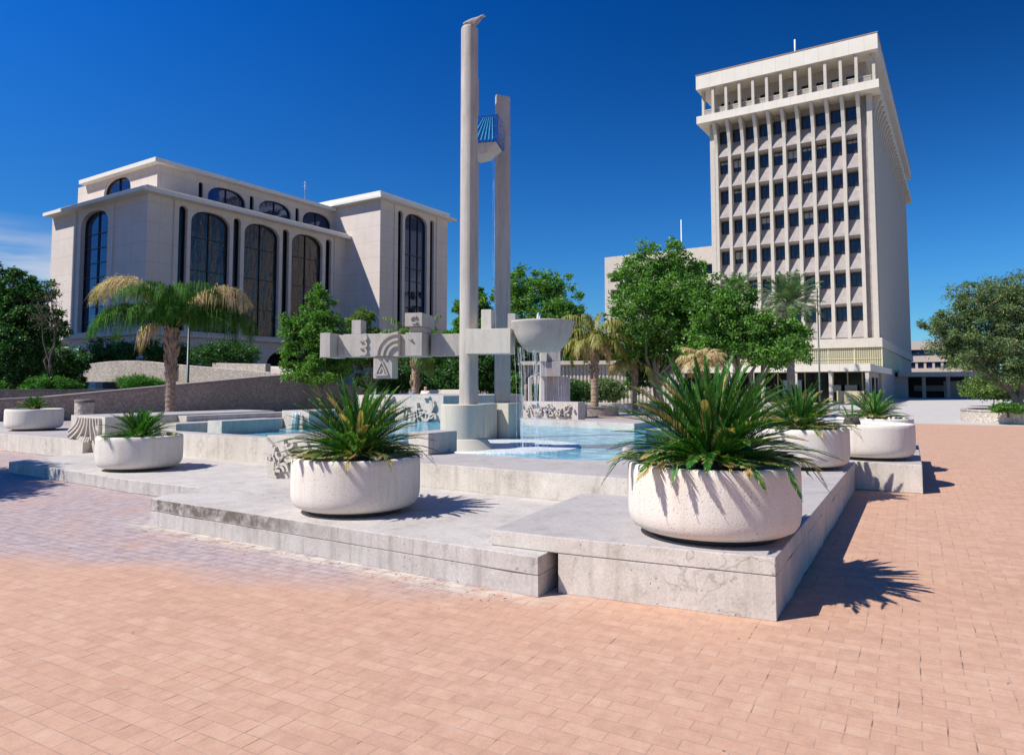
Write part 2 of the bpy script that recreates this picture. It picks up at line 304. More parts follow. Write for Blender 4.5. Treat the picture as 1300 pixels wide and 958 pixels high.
# blue mosaic
m, nt, b = newmat('blue_tile'); v = coords(nt, kind='object')
vo = N(nt, 'ShaderNodeTexVoronoi'); vo.inputs['Scale'].default_value = 40; nt.links.new(v, vo.inputs['Vector'])
sp_ = N(nt, 'ShaderNodeSeparateColor'); nt.links.new(vo.outputs['Color'], sp_.inputs[0])
nt.links.new(ramp(nt, sp_.outputs[0], [(0, (0.004, 0.035, 0.20)), (1, (0.01, 0.09, 0.36))]), b.inputs['Base Color']); b.inputs['Roughness'].default_value = 0.25
simple('turquoise_tile', (0.06, 0.42, 0.62), 0.3, var=0.25, scale=40)

def glass(name, col, rough=0.03, metal=0.0, wav=0.0, wscale=0.5, wsc3=(1, 1, 1), coat=0.0, spec=0.8):
    m, nt, b = newmat(name); v = coords(nt)
    b.inputs['Base Color'].default_value = (*col, 1); b.inputs['Roughness'].default_value = rough
    b.inputs['Specular IOR Level'].default_value = spec; b.inputs['Metallic'].default_value = metal; b.inputs['IOR'].default_value = 1.6
    if wav: bump(nt, b, noise(nt, coords(nt, scale=wsc3), wscale, 3), wav, 0.3)
glass('mirror_glass', (0.05, 0.042, 0.038), 0.05, 0.5, 0.42, 1.5, (1, 1, 0.22))
glass('blue_glass', (0.045, 0.07, 0.15), 0.03, 0.7, 0.05, 0.3)
glass('tower_glass', (0.022, 0.021, 0.032), 0.05, 0.1, 0.03, 0.3, spec=0.5)
glass('black_glass', (0.006, 0.006, 0.008), 0.12, 0, 0.02, 0.3, spec=0.35)

# water
m, nt, b = newmat('pool_water'); v = coords(nt)
wv = N(nt, 'ShaderNodeTexWave'); wv.inputs['Scale'].default_value = 1.2; wv.inputs['Distortion'].default_value = 9; wv.inputs['Detail'].default_value = 4; nt.links.new(v, wv.inputs['Vector'])
n1 = noise(nt, coords(nt, scale=(1.5, 1, 1)), 3.2, 6, 0.6); n2 = noise(nt, v, 14, 4, 0.6)
wc = ramp(nt, n1, [(0.28, (0.035, 0.17, 0.28)), (0.48, (0.10, 0.33, 0.45)), (0.62, (0.26, 0.54, 0.62)), (0.74, (0.62, 0.78, 0.80))])  # white glints and dark ripple tones are painted into the water colour
nt.links.new(wc, b.inputs['Base Color']); b.inputs['Roughness'].default_value = 0.04; b.inputs['IOR'].default_value = 1.33
bump(nt, b, math_(nt, 'ADD', math_(nt, 'MULTIPLY', wv.outputs['Fac'], 0.25), math_(nt, 'ADD', n2, n1)), 0.6, 0.05)
m, nt, b = newmat('foam'); v = coords(nt)
nt.links.new(ramp(nt, noise(nt, v, 14, 6, .7), [(0.35, (0.42, 0.55, 0.58)), (0.55, (0.75, 0.76, 0.74))]), b.inputs['Base Color']); b.inputs['Roughness'].default_value = 0.35
bump(nt, b, noise(nt, v, 25, 4), 0.6, 0.02)
m, nt, b = newmat('falling_water'); v = coords(nt, scale=(1, 1, 0.12))
b.inputs['Base Color'].default_value = (0.9, 0.93, 0.96, 1); b.inputs['Roughness'].default_value = 0.2
tr = N(nt, 'ShaderNodeBsdfTransparent'); ms = N(nt, 'ShaderNodeMixShader')
fa = ramp(nt, noise(nt, v, 60, 3), [(0.35, (0.02, 0.02, 0.02)), (0.7, (0.42, 0.42, 0.42))])
nt.links.new(fa, ms.inputs[0]); nt.links.new(tr.outputs[0], ms.inputs[1]); nt.links.new(b.outputs[0], ms.inputs[2]); nt.links.new(ms.outputs[0], nt.nodes['Material Output'].inputs[0])

def leafmat(name, c_dark, c_mid, c_light, trans=0.35, rough=0.5, spec=0.4):
    m, nt, b = newmat(name)
    g = N(nt, 'ShaderNodeNewGeometry')
    c = ramp(nt, g.outputs['Random Per Island'], [(0.0, c_dark), (0.5, c_mid), (1.0, c_light)])
    v = coords(nt); c = mixc(nt, 0.35, c, ramp(nt, noise(nt, v, 0.9, 4), [(0.35, c_dark), (0.65, c_light)]))
    nt.links.new(c, b.inputs['Base Color']); b.inputs['Roughness'].default_value = rough; b.inputs['Specular IOR Level'].default_value = spec
    t = N(nt, 'ShaderNodeBsdfTranslucent'); ms = N(nt, 'ShaderNodeMixShader'); ms.inputs[0].default_value = trans
    tcx = mixc(nt, 1.0, c, (1.0, 1.25, 0.45), 'MULTIPLY')
    nt.links.new(tcx, t.inputs[0]); nt.links.new(b.outputs[0], ms.inputs[1]); nt.links.new(t.outputs[0], ms.inputs[2]); nt.links.new(ms.outputs[0], nt.nodes['Material Output'].inputs[0])
leafmat('leaf_vivid', (0.03, 0.11, 0.014), (0.085, 0.24, 0.030), (0.26, 0.46, 0.09), 0.4)
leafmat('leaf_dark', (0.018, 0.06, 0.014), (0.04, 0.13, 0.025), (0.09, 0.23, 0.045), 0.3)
leafmat('leaf_olive', (0.06, 0.11, 0.035), (0.12, 0.20, 0.065), (0.27, 0.36, 0.16), 0.3)
leafmat('leaf_yellowgreen', (0.06, 0.13, 0.025), (0.13, 0.22, 0.045), (0.24, 0.32, 0.08))
leafmat('leaf_palm', (0.018, 0.06, 0.010), (0.04, 0.13, 0.018), (0.09, 0.23, 0.03), 0.3, 0.7, 0.15)
leafmat('leaf_greypalm', (0.07, 0.13, 0.06), (0.15, 0.23, 0.11), (0.27, 0.37, 0.20), 0.3)
leafmat('leaf_goldpalm', (0.10, 0.15, 0.02), (0.26, 0.26, 0.05), (0.48, 0.40, 0.12), 0.3)
leafmat('leaf_cycad', (0.018, 0.08, 0.012), (0.045, 0.17, 0.022), (0.12, 0.32, 0.05), 0.28, 0.42, 0.35)
leafmat('leaf_cycad_dry', (0.32, 0.17, 0.05), (0.58, 0.42, 0.15), (0.72, 0.64, 0.28), 0.3)
leafmat('leaf_dry', (0.36, 0.23, 0.11), (0.58, 0.42, 0.22), (0.76, 0.62, 0.38), 0.3, 0.8, 0.1)
leafmat('grass_blades', (0.03, 0.13, 0.015), (0.06, 0.22, 0.02), (0.12, 0.32, 0.03), 0.3)
def bark(name, c1, c2, sc=(6, 6, 1.5)):
    m, nt, b = newmat(name); v = coords(nt, scale=sc)
    n = noise(nt, v, 3, 6, 0.7); nt.links.new(ramp(nt, n, [(0.3, c1), (0.7, c2)]), b.inputs['Base Color']); b.inputs['Roughness'].default_value = 0.9; bump(nt, b, n, 0.9, 0.05)
bark('bark_grey', (0.13, 0.105, 0.08), (0.33, 0.28, 0.22)); bark('bark_palm', (0.17, 0.105, 0.07), (0.56, 0.42, 0.30), (9, 9, 1.6)); bark('bark_dark', (0.05, 0.04, 0.035), (0.13, 0.10, 0.08))

# ---------------------------------------------------------------- mesh helpers
class MB:
    def __init__(s, M=None): s.v = []; s.f = []; s.sm = []; s.M = M or Matrix.Identity(4)
    def add(s, vs, fs, smooth=False):
        o = len(s.v); s.v += [tuple(s.M @ Vector(p)) for p in vs]
        s.f += [tuple(i + o for i in f) for f in fs]; s.sm += [smooth] * len(fs); return s
    def box(s, x0, x1, y0, y1, z0, z1, top=None):
        vs = [(x0, y0, z0), (x1, y0, z0), (x1, y1, z0), (x0, y1, z0), (x0, y0, z1), (x1, y0, z1), (x1, y1, z1), (x0, y1, z1)]
        return s.add(vs, [(3, 2, 1, 0), (4, 5, 6, 7), (0, 1, 5, 4), (1, 2, 6, 5), (2, 3, 7, 6), (3, 0, 4, 7)])
    def prism(s, poly, z0, z1):
        n = len(poly); a = sum(poly[i][0] * poly[(i + 1) % n][1] - poly[(i + 1) % n][0] * poly[i][1] for i in range(n))
        if a < 0: poly = poly[::-1]
        vs = [(p[0], p[1], z0) for p in poly] + [(p[0], p[1], z1) for p in poly]
        fs = [tuple(range(n))[::-1], tuple(range(n, 2 * n))] + [(i, (i + 1) % n, (i + 1) % n + n, i + n) for i in range(n)]
        return s.add(vs, fs)
    def lathe(s, prof, c=(0, 0, 0), seg=48, smooth=True):
        vs = []; fs = []; n = len(prof)
        for k in range(seg):
            a = 2 * math.pi * k / seg
            for r, z in prof: vs.append((c[0] + r * math.cos(a), c[1] + r * math.sin(a), c[2] + z))
        for k in range(seg):
            k2 = (k + 1) % seg
            for i in range(n - 1): fs.append((k * n + i, k2 * n + i, k2 * n + i + 1, k * n + i + 1))
        return s.add(vs, fs, smooth)
    def tube(s, pts, rs, seg=8, smooth=True, cap=True):
        pts = [Vector(p) for p in pts]; vs = []; fs = []
        if isinstance(rs, (int, float)): rs = [rs] * len(pts)
        prev = None
        for i, p in enumerate(pts):
            t = (pts[min(i + 1, len(pts) - 1)] - pts[max(i - 1, 0)]).normalized()
            a = Vector((0, 0, 1)) if abs(t.z) < 0.9 else Vector((1, 0, 0))
            if prev is not None: a = prev
            u = (a - t * a.dot(t)).normalized(); prev = u; q = t.cross(u)
            for k in range(seg):
                an = 2 * math.pi * k / seg; vs.append(p + (u * math.cos(an) + q * math.sin(an)) * rs[i])
        for i in range(len(pts) - 1):
            for k in range(seg):
                k2 = (k + 1) % seg; fs.append((i * seg + k, i * seg + k2, (i + 1) * seg + k2, (i + 1) * seg + k))
        if cap:
            fs.append(tuple(range(seg))[::-1]); fs.append(tuple((len(pts) - 1) * seg + k for k in range(seg)))
        return s.add(vs, fs, smooth)
    def build(s, name, mat, parent=None, bevel=0.0, base=None):
        """base: world point that becomes the object's origin (when it is a thing of its own)"""
        me = bpy.data.meshes.new(name)
        o = Vector(base) if base is not None else Vector((0, 0, 0))
        me.from_pydata([tuple(Vector(p) - o) for p in s.v], [], s.f)
        me.polygons.foreach_set('use_smooth', s.sm); me.materials.append(MAT[mat]); me.update()
        ob = bpy.data.objects.new(name, me); COL.objects.link(ob)
        if base is not None: ob.location = o
        if parent is not None: ob.parent = parent
        if bevel:
            md = ob.modifiers.new('bevel', 'BEVEL'); md.width = bevel; md.segments = 2; md.limit_method = 'ANGLE'; md.angle_limit = rad(50)
        return ob
def tag(o, label=None, cat=None, group=None, kind=None):
    if label: o['label'] = label
    if cat: o['category'] = cat
    if group: o['group'] = group
    if kind: o['kind'] = kind
    return o
def thing(name, loc, label, cat, group=None, rz=0.0):
    o = bpy.data.objects.new(name, None); COL.objects.link(o); o.location = loc; o.rotation_euler = (0, 0, rz); o.empty_display_size = 0.3
    return tag(o, label, cat, group)
def rel(root, M=None):
    """builder whose input is in world coordinates while the output is local to the thing"""
    T = Matrix.Rotation(-root.rotation_euler[2], 4, 'Z') @ Matrix.Translation(-Vector(root.location))
    return MB(T @ M if M else T)
def npmesh(name, verts, faces_quads, mats, matidx=None, parent=None, base=None, smooth=False):
    me = bpy.data.meshes.new(name); nv = len(verts); nf = len(faces_quads)
    if base is not None: verts = verts - np.array(base)
    me.vertices.add(nv); me.vertices.foreach_set('co', verts.astype(np.float32).ravel())
    me.loops.add(nf * 4); me.loops.foreach_set('vertex_index', faces_quads.astype(np.int32).ravel())
    me.polygons.add(nf); me.polygons.foreach_set('loop_start', np.arange(0, nf * 4, 4, dtype=np.int32)); me.polygons.foreach_set('loop_total', np.full(nf, 4, dtype=np.int32))
    for mn in mats: me.materials.append(MAT[mn])
    if matidx is not None: me.polygons.foreach_set('material_index', matidx.astype(np.int32))
    me.update(calc_edges=True); me.validate()
    ob = bpy.data.objects.new(name, me); COL.objects.link(ob)
    if base is not None: ob.location = base
    if parent is not None: ob.parent = parent
    return ob
def leaf_quads(cent, direc, length, width, bend=0.25):
    """one folded leaf (2 quads) per centre: cent (n,3), direc (n,3)"""
    n = len(cent); d = direc / (np.linalg.norm(direc, axis=1, keepdims=True) + 1e-9)
    r = rng.normal(size=(n, 3)); sd_ = np.cross(d, r); sd_ /= (np.linalg.norm(sd_, axis=1, keepdims=True) + 1e-9); up = np.cross(sd_, d)
    length = np.broadcast_to(length, (n,))[:, None]; width = np.broadcast_to(width, (n,))[:, None]
    a = cent; mid = cent + d * length * 0.5; tip = cent + d * length - up * length * bend
    v = np.stack([a, mid + sd_ * width * 0.5, tip, mid - sd_ * width * 0.5], axis=1).reshape(-1, 3)
    f = np.arange(n * 4).reshape(n, 4); return v, f

# ---------------------------------------------------------------- ground
def sheet(name, poly, z, mat, kind='structure'):
    mb = MB(); mb.add([(p[0], p[1], z) for p in poly], [tuple(range(len(poly)))]); o = mb.build(name, mat); tag(o, kind=kind); return o
sheet('ground', [(-1500, -1500), (2500, -1500), (2500, 2500), (-1500, 2500)], -0.012, 'ground_soil')
sheet('pavement', [(34.5, -60), (140, -60), (140, 22), (34.9, 22)], -0.004, 'pavement_concrete')
sheet('plaza', [(-14, -26), (34.7, -26), (35.0, 22), (22, 36), (-14, 36)], 0.0, 'brick_pavers')

# ---------------------------------------------------------------- ledges of the fountain
def ledge(poly, z0, z1, label, mat='slab_concrete', bev=0.012, name='concrete_ledge', cat='ledge', group='concrete ledges round the fountain'):
    c = Vector((sum(p[0] for p in poly) / len(poly), sum(p[1] for p in poly) / len(poly), z0))
    # the edges are broken up a little so that the arrises are not ruler straight
    pts = []
    n = len(poly)
    for i in range(n):
        a = Vector(poly[i]); b_ = Vector(poly[(i + 1) % n]); k = max(1, int((b_ - a).length / 0.22)); nn = Vector(((b_ - a).y, -(b_ - a).x)).normalized()
        for j in range(k):
            q = a.lerp(b_, j / k); 
            if j: q = q + nn * random.uniform(-0.010, 0.008)
            pts.append((q.x, q.y))
    o = MB().prism(pts, z0, z1).build(name, mat, base=c, bevel=bev)
    return tag(o, label, cat, group)
# near right ledge: body and its overlapping cap
S1 = ledge([(5.088, 1.123), (4.863, 2.695), (5.25, 2.80), (7.2, 3.3), (12.15, 3.3), (12.15, 1.458)], 0.0, 0.30, 'pale board-marked concrete ledge nearest the camera under the largest sago palm planter', bev=0.003)
cap = MB(); pts = [(5.085, 1.12), (4.86, 2.70), (4.82, 3.30), (6.95, 3.56), (6.95, 3.4), (12.15, 3.4), (12.15, 1.45)]
cc = Vector(S1.location); cap.prism([(p[0] - cc.x, p[1] - cc.y) for p in pts], 0.303, 0.427)
co = cap.build('cap_slab', 'slab_concrete', S1, bevel=0.008)
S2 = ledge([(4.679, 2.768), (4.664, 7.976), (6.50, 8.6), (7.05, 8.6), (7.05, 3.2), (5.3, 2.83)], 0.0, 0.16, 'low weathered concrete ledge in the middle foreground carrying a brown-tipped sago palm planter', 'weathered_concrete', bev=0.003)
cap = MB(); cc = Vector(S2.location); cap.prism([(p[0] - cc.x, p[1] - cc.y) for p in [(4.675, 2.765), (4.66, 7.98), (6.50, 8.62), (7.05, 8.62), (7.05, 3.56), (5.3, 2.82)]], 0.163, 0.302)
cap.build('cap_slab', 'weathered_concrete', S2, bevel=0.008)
S3 = ledge([(6.0, 14.95), (5.93, 12.4), (5.84, 10.5), (5.95, 8.3), (8.36, 8.3), (8.4, 15.6), (7.2, 15.5)], 0.0, 0.2, 'lowest concrete ledge at left with its far end in tree shade', 'weathered_concrete')
S4 = ledge([(7.6, 27), (7.9, 20.3), (7.95, 17.2), (7.62, 15.62), (10.2, 15.9), (10.6, 20.5), (10.5, 27)], 0.0, 0.427, 'long concrete ledge at the far left edge under the leftmost planter', 'slab_concrete')
S5 = ledge([(12.17, 0.55), (12.17, 3.4), (17.2, 3.4), (17.2, 0.85)], 0.0, 0.427, 'square-ended concrete ledge beyond the open plaza corner under the two farthest planters')

# ---------------------------------------------------------------- basin
def wall(poly, z0, z1, label, mat='slab_concrete', name='basin_wall', cat='wall', group='walls of the fountain basin', bev=0.01):
    return ledge(poly, z0, z1, label, mat, bev, name, cat, group)
wall([(7.07, 2.35), (7.07, 6.9), (8.36, 6.9), (8.36, 4.9), (8.56, 4.2), (9.2, 3.2), (9.6, 2.35)], 0.0, 0.61, 'broad low basin rim between the two near planters with smooth lavender-grey top')
wall([(8.36, 6.45), (8.36, 14.6), (8.72, 14.6), (8.72, 6.75)], 0.0, 0.66, 'streaked low basin rim behind the left hand ledge')
wall([(7.25, 6.9), (7.25, 8.0), (8.35, 8.0), (8.35, 6.9)], 0.0, 0.60, 'short rim block hidden behind the middle sago palm')
wall([(7.9, 6.5), (7.9, 6.88), (8.58, 6.88), (8.58, 6.5)], 0.61, 0.925, 'shaded upright concrete block ending the raised basin left of the round drum', name='basin_block')
wall([(9.25, 13.25), (9.25, 13.75), (10.75, 13.8), (10.75, 13.25)], 0.3, 0.86, 'long shaded block with white end standing in the left pool', name='basin_block')
wall([(9.4, 14.75), (9.4, 15.2), (15.5, 15.2), (15.5, 14.75)], 0.3, 0.93, 'pale rear rim of the left pool with bright ledge top', 'slab_concrete')
wall([(8.75, 14.1), (8.75, 14.72), (15.9, 14.72), (15.9, 14.45), (11.5, 14.4), (11.5, 14.1)], 0.3, 0.80, 'inner step below the rear rim of the left pool', 'slab_concrete')
wall([(16.6, 7.0), (17.2, 11.7), (17.9, 11.7), (17.6, 7.7), (26, 7.7), (26, 7.0)], 0.3, 0.66, 'pale back rim of the right pool beyond the waterfall')
wall([(16.0, 3.95), (16.0, 5.2), (12.9, 5.2), (12.9, 4.9), (13.4, 4.4), (13.4, 3.95)], 0.35, 0.74, 'flat topped concrete platform at the right of the pool behind the largest sago palm')
tr_ = wall([(8.95, 3.42), (8.95, 3.78), (17.2, 3.9), (17.2, 3.42)], 0.0, 0.64, 'right hand side rim of the pool behind the planters')
# relief carved blocks ----------------------------------------------------
def ribbon(mb, pts, wd, h, o, u, n, zup=Vector((0, 0, 1))):
    """raised rib following 2-D points (along u, up z) on a face with origin o and outward normal n"""
    P = [o + u * a + zup * c for a, c in pts]; vs = []; fs = []; k = len(P)
    for i, p in enumerate(P):
        t = (P[min(i + 1, k - 1)] - P[max(i - 1, 0)]).normalized(); s_ = n.cross(t).normalized()
        ww = wd if isinstance(wd, float) else wd[i]
        for q, hh in ((-1, -0.01), (-0.8, h), (0.8, h), (1, -0.01)): vs.append(p + s_ * ww * 0.5 * q + n * hh)
    for i in range(k - 1):
        for j in range(3): fs.append((i * 4 + j, i * 4 + j + 1, (i + 1) * 4 + j + 1, (i + 1) * 4 + j))
    fs.append((0, 1, 2, 3)); e = (k - 1) * 4; fs.append((e + 3, e + 2, e + 1, e))
    mb.add(vs, fs)
def relief_block(name, poly, z0, z1, face_o, u, wd, ht, label, kind):
    c = Vector((sum(p[0] for p in poly) / len(poly), sum(p[1] for p in poly) / len(poly), z0))
    root = thing(name, c, label, 'carved block', 'relief carved concrete blocks')
    rel(root).prism(poly, z0, z1).build('block_body', 'slab_concrete', root, bevel=0.01)
    n = Vector((u.y, -u.x, 0)); n = n if n.dot(-FH) > 0 else -n
    mb = rel(root); o = Vector(face_o) + n * 0.002
    def arc(cx, cy, r, a0, a1, k=10): return [(cx + r * math.cos(rad(a0 + (a1 - a0) * i / k)), cy + r * math.sin(rad(a0 + (a1 - a0) * i / k))) for i in range(k + 1)]
    if kind == 'streams':     # ribs sweeping down and out to the left, like falling water
        for i in range(9):
            x1 = (0.30 + 0.085 * i) * wd; bulge = (i - 4.5) * 0.09 * wd
            pts = [(x1 + bulge * (t ** 2) * (1.7 if bulge < 0 else 1.25) , ht * (0.97 - 0.62 * t) ) for t in [j / 9 for j in range(10)]]
            pts = [(max(0.02, min(wd - 0.02, a)), b_) for a, b_ in pts]
            ribbon(mb, pts, 0.036 * wd / 1.1, 0.06, o, u, n)
        for i in range(5):
            x1 = (0.45 + 0.06 * i) * wd
            pts = [(max(0.02, x1 - (5 - i) * 0.085 * wd * t), ht * (0.42 - 0.40 * t)) for t in [j / 5 for j in range(6)]]
            ribbon(mb, pts, 0.04 * wd, 0.05, o, u, n)
        for i in range(46):
            a = random.uniform(0.03, 0.97) * wd; b_ = random.uniform(0.02, 0.28) * ht
            if i > 28: a = random.uniform(0.72, 0.97) * wd; b_ = random.uniform(0.55, 0.95) * ht
            p = o + u * a + Vector((0, 0, b_)); r_ = random.uniform(0.012, 0.03)
            mb.box(p.x - r_, p.x + r_ , p.y - r_, p.y + r_, p.z - r_, p.z + r_)
    elif kind == 'glyphs':
        for i in range(13):
            cx_ = random.uniform(0.12, 0.9) * wd; cy_ = (0.07 + 0.068 * i) * ht; r_ = random.uniform(0.08, 0.2) * min(wd, ht)
            a0 = random.uniform(0, 360)
            ribbon(mb, [(min(wd - .02, max(.02, a)), min(ht - .02, max(.02, b_))) for a, b_ in arc(cx_, cy_, r_, a0, a0 + random.uniform(70, 210))], 0.05, 0.055, o, u, n)
        for i in range(8):
            cx_ = random.uniform(0.1, 0.8) * wd; cy_ = random.uniform(0.1, 0.85) * ht; a = random.uniform(0, math.pi)
            ribbon(mb, [(cx_, cy_), (min(wd - .02, cx_ + .16 * math.cos(a)), min(ht - .02, cy_ + .16 * math.sin(a)))], 0.035, 0.045, o, u, n)
    elif kind == 'wide':
        for i in range(34):
            cx_ = random.uniform(0.06, 0.95) * wd; cy_ = random.uniform(0.12, 0.9) * ht; r_ = random.uniform(0.08, 0.3) * ht
            a0 = random.uniform(0, 360)
            ribbon(mb, [(min(wd - .03, max(.03, a)), min(ht - .03, max(.03, b_))) for a, b_ in arc(cx_, cy_, r_, a0, a0 + random.uniform(40, 190))], random.uniform(0.05, 0.1), 0.1, o, u, n)
        for i in range(14):
            a = random.uniform(.05, .95) * wd
            ribbon(mb, [(a, .05 * ht), (a + .02, random.uniform(.2, .4) * ht)], 0.06, 0.08, o, u, n)
    mb.build('carved_relief', 'slab_concrete', root)
    return root
relief_block('relief_block', [(7.90, 16.75), (7.74, 15.0), (12.2, 15.25), (12.2, 16.6)], 0.0, 0.96, (7.90, 16.75, 0.2), Vector((-0.16, -1.75, 0)).normalized(), 1.6, 0.74, 'long concrete block with carved ribs like falling water, behind the left planter', 'streams')
relief_block('relief_block', [(6.62, 8.42), (6.72, 7.2), (7.7, 7.2), (8.3, 8.42)], 0.3, 0.90, (6.62, 8.42, 0.3), Vector((0.1, -1.2, 0)).normalized(), 1.15, 0.59, 'small carved block with curling glyphs beside the middle planter', 'glyphs')
relief_block('relief_block', [(16.1, 16.3), (16.1, 12.7), (20.5, 12.7), (20.5, 16.3)], 0.3, 1.32, (16.1, 16.3, 0.5), Vector((0, -1, 0)), 3.55, 0.80, 'large sunlit carved block at the back of the pool left of the drum', 'wide')
relief_block('relief_block', [(23.6, 15.2), (23.6, 12.2), (24.2, 12.2), (24.2, 15.2)], 0.3, 1.0, (23.6, 15.2, 0.45), Vector((0, -1, 0)), 2.95, 0.5, 'distant low carved block seen under the waterfall', 'wide')
# water -------------------------------------------------------------------
mb = MB(); mb.add([(8.5, 3.3, 0.50), (19, 3.3, 0.50), (19, 12.9, 0.50), (8.5, 12.9, 0.5)], [(0, 1, 2, 3)]); 
wt = mb.build('water', 'pool_water'); tag(wt, kind='structure')
mb = MB(); mb.add([(8.7, 6.8, 0.56), (12.4, 9.0, 0.56), (16.2, 12.9, 0.56), (16.2, 14.6, 0.56), (8.7, 14.6, 0.56)], [(0, 1, 2, 3, 4)])
wt = mb.build('water', 'pool_water'); tag(wt, kind='structure')

# ---------------------------------------------------------------- planters
def planter_proto():
    root = thing('planter', (0, 0, 0), '', 'planter', 'round concrete planters on the ledges')
    prof = [(0.47, 0.045), (0.575, 0.052), (0.625, 0.078), (0.652, 0.12), (0.664, 0.175), (0.668, 0.24), (0.668, 0.50), (0.664, 0.552), (0.652, 0.566), (0.60, 0.566), (0.588, 0.555), (0.585, 0.42)]
    MB().lathe(prof, seg=96).build('bowl', 'planter_concrete', root)
    MB().lathe([(0.0, 0.0), (0.49, 0.0), (0.49, 0.05), (0.0, 0.05)], seg=64, smooth=False).build('foot', 'dark_frame', root)
    vs = [(0, 0, 0.50)]; fs = []; K = 40
    for k in range(K): a = 2 * math.pi * k / K; vs.append((0.586 * math.cos(a), 0.586 * math.sin(a), 0.455 + random.uniform(-.01, .01)))
    for k in range(K): fs.append((0, 1 + k, 1 + (k + 1) % K))
    MB().add(vs, fs, True).build('soil', 'soil', root)
    return root
PP = planter_proto()
def copy_tree(o, parent=None):
    c = o.copy(); COL.objects.link(c); c.parent = parent
    for ch in list(o.children): copy_tree(ch, c)
    return c
PL = [  # photo column, distance, ledge height, label
    (905, 5.70, 0.427, 'nearest and largest-looking round white planter, on the corner of the pale ledge'),
    (452, 7.50, 0.302, 'round white planter in the middle foreground with a crack low on its right'),
    (177, 12.05, 0.20, 'round grey planter on the lowest ledge in front of the carved ribs'),
    (43, 18.9, 0.427, 'leftmost round planter with sparse short leaves'),
    (1016, 10.35, 0.427, 'round planter right behind the nearest one at the ledge edge'),
    (1104, 11.60, 0.427, 'almost empty round planter filled with pale gravel on the far ledge'),
    (1111, 13.6, 0.427, 'farthest right round planter, half hidden behind the gravel filled one')]
PPOS = []
for i, (px, D, z, lb) in enumerate(PL):
    o = PP if i == 0 else copy_tree(PP); p = at(px, D, z); o.location = p; o.rotation_euler = (0, 0, i * 1.1); o['label'] = lb; PPOS.append(p)
    if i == 5:
        for ch in o.children:
            if ch.name.startswith('soil'):
                ch.data = ch.data.copy(); ch.data.materials[0] = MAT['pale_gravel']; ch.location.z += 0.055; ch['label'] = 'pale gravel fill'

# ---------------------------------------------------------------- cycads
def frond_arrays(base, az, el, Lf, droop, nl=34, ll=0.17, lw=0.009, lift=0.45, dry=0.0, taper=True, curl=0.0, rim=True):
    """returns leaflets verts/faces and a rachis polyline; leaflets stand in a V off the rachis"""
    steps = 12; p = np.array(base, float); pts = [p.copy()]; e = el; a = az
    for i in range(steps):
        d = np.array([math.cos(e) * math.cos(a), math.cos(e) * math.sin(a), math.sin(e)])
        p = p + d * Lf / steps; pts.append(p.copy()); e -= droop / steps * (0.5 + 1.2 * i / steps); a += curl / steps
    pts = np.array(pts)
    if rim:
        r_ = np.hypot(pts[:, 0], pts[:, 1]); pts[:, 2] = np.where((r_ > 0.3) & (r_ < 0.75), np.maximum(pts[:, 2], 0.105), pts[:, 2]); pts[:, 2] = np.where(r_ >= 0.75, np.maximum(pts[:, 2], 0.105 - (r_ - 0.75) * 1.6), pts[:, 2])
    ts = np.linspace(0.10, 0.99, nl); idx = ts * steps; i0 = np.minimum(idx.astype(int), steps - 1); fr = (idx - i0)[:, None]
    P = pts[i0] * (1 - fr) + pts[i0 + 1] * fr; T = pts[i0 + 1] - pts[i0]; T /= np.linalg.norm(T, axis=1, keepdims=True)
    side = np.cross(T, np.array([0, 0, 1.0])); side /= (np.linalg.norm(side, axis=1, keepdims=True) + 1e-6); up = np.cross(side, T)
    env = (np.sin(np.clip(ts * 0.92 + 0.12, 0, 1) * math.pi) ** 0.55) if taper else np.ones(nl)
    V = []; 
    for sgn in (-1, 1):
        ang = 0.84 - 0.46 * ts + rng.normal(0, 0.06, nl)   # angle between leaflet and rachis
        D_ = T * np.cos(ang)[:, None] + (side * sgn * np.cos(lift) + up * np.sin(lift)) * np.sin(ang)[:, None]
        D_[:, 2] -= rng.uniform(0, 0.12, nl)
        D_ /= np.linalg.norm(D_, axis=1, keepdims=True)
        ln = (ll * env * rng.uniform(0.88, 1.08, nl))[:, None]; wv_ = np.cross(D_, up); wv_ /= (np.linalg.norm(wv_, axis=1, keepdims=True) + 1e-6)
        # leaflet lies across the frond plane: its width runs along the rachis
        A = P - wv_ * lw * .35; B = P + wv_ * lw * .35; M1 = P + D_ * ln * 0.5 + wv_ * lw * .6; M2 = P + D_ * ln * 0.5 - wv_ * lw * .6; Tp = P + D_ * ln; Tp[:, 2] -= ln[:, 0] * 0.10
        V.append(np.stack([A, B, M1, M2, Tp + wv_ * lw * .12, Tp - wv_ * lw * .12], axis=1).reshape(-1, 3))
    V = np.concatenate(V); n = nl * 2; b0 = np.arange(n)[:, None] * 6
    Fq = np.concatenate([b0 + np.array([[0, 1, 2, 3]]), b0 + np.array([[3, 2, 4, 5]])], axis=0)
    tipf = np.concatenate([np.zeros(n, int), np.ones(n, int)]); tl = np.concatenate([ts, ts, ts, ts])
    if rim:
        for A_ in (V, pts):
            r_ = np.hypot(A_[:, 0], A_[:, 1]); lo = np.where(r_ < 0.70, 0.085, -9.0); A_[:, 2] = np.maximum(A_[:, 2], lo)
    return V, Fq, tipf, tl, pts
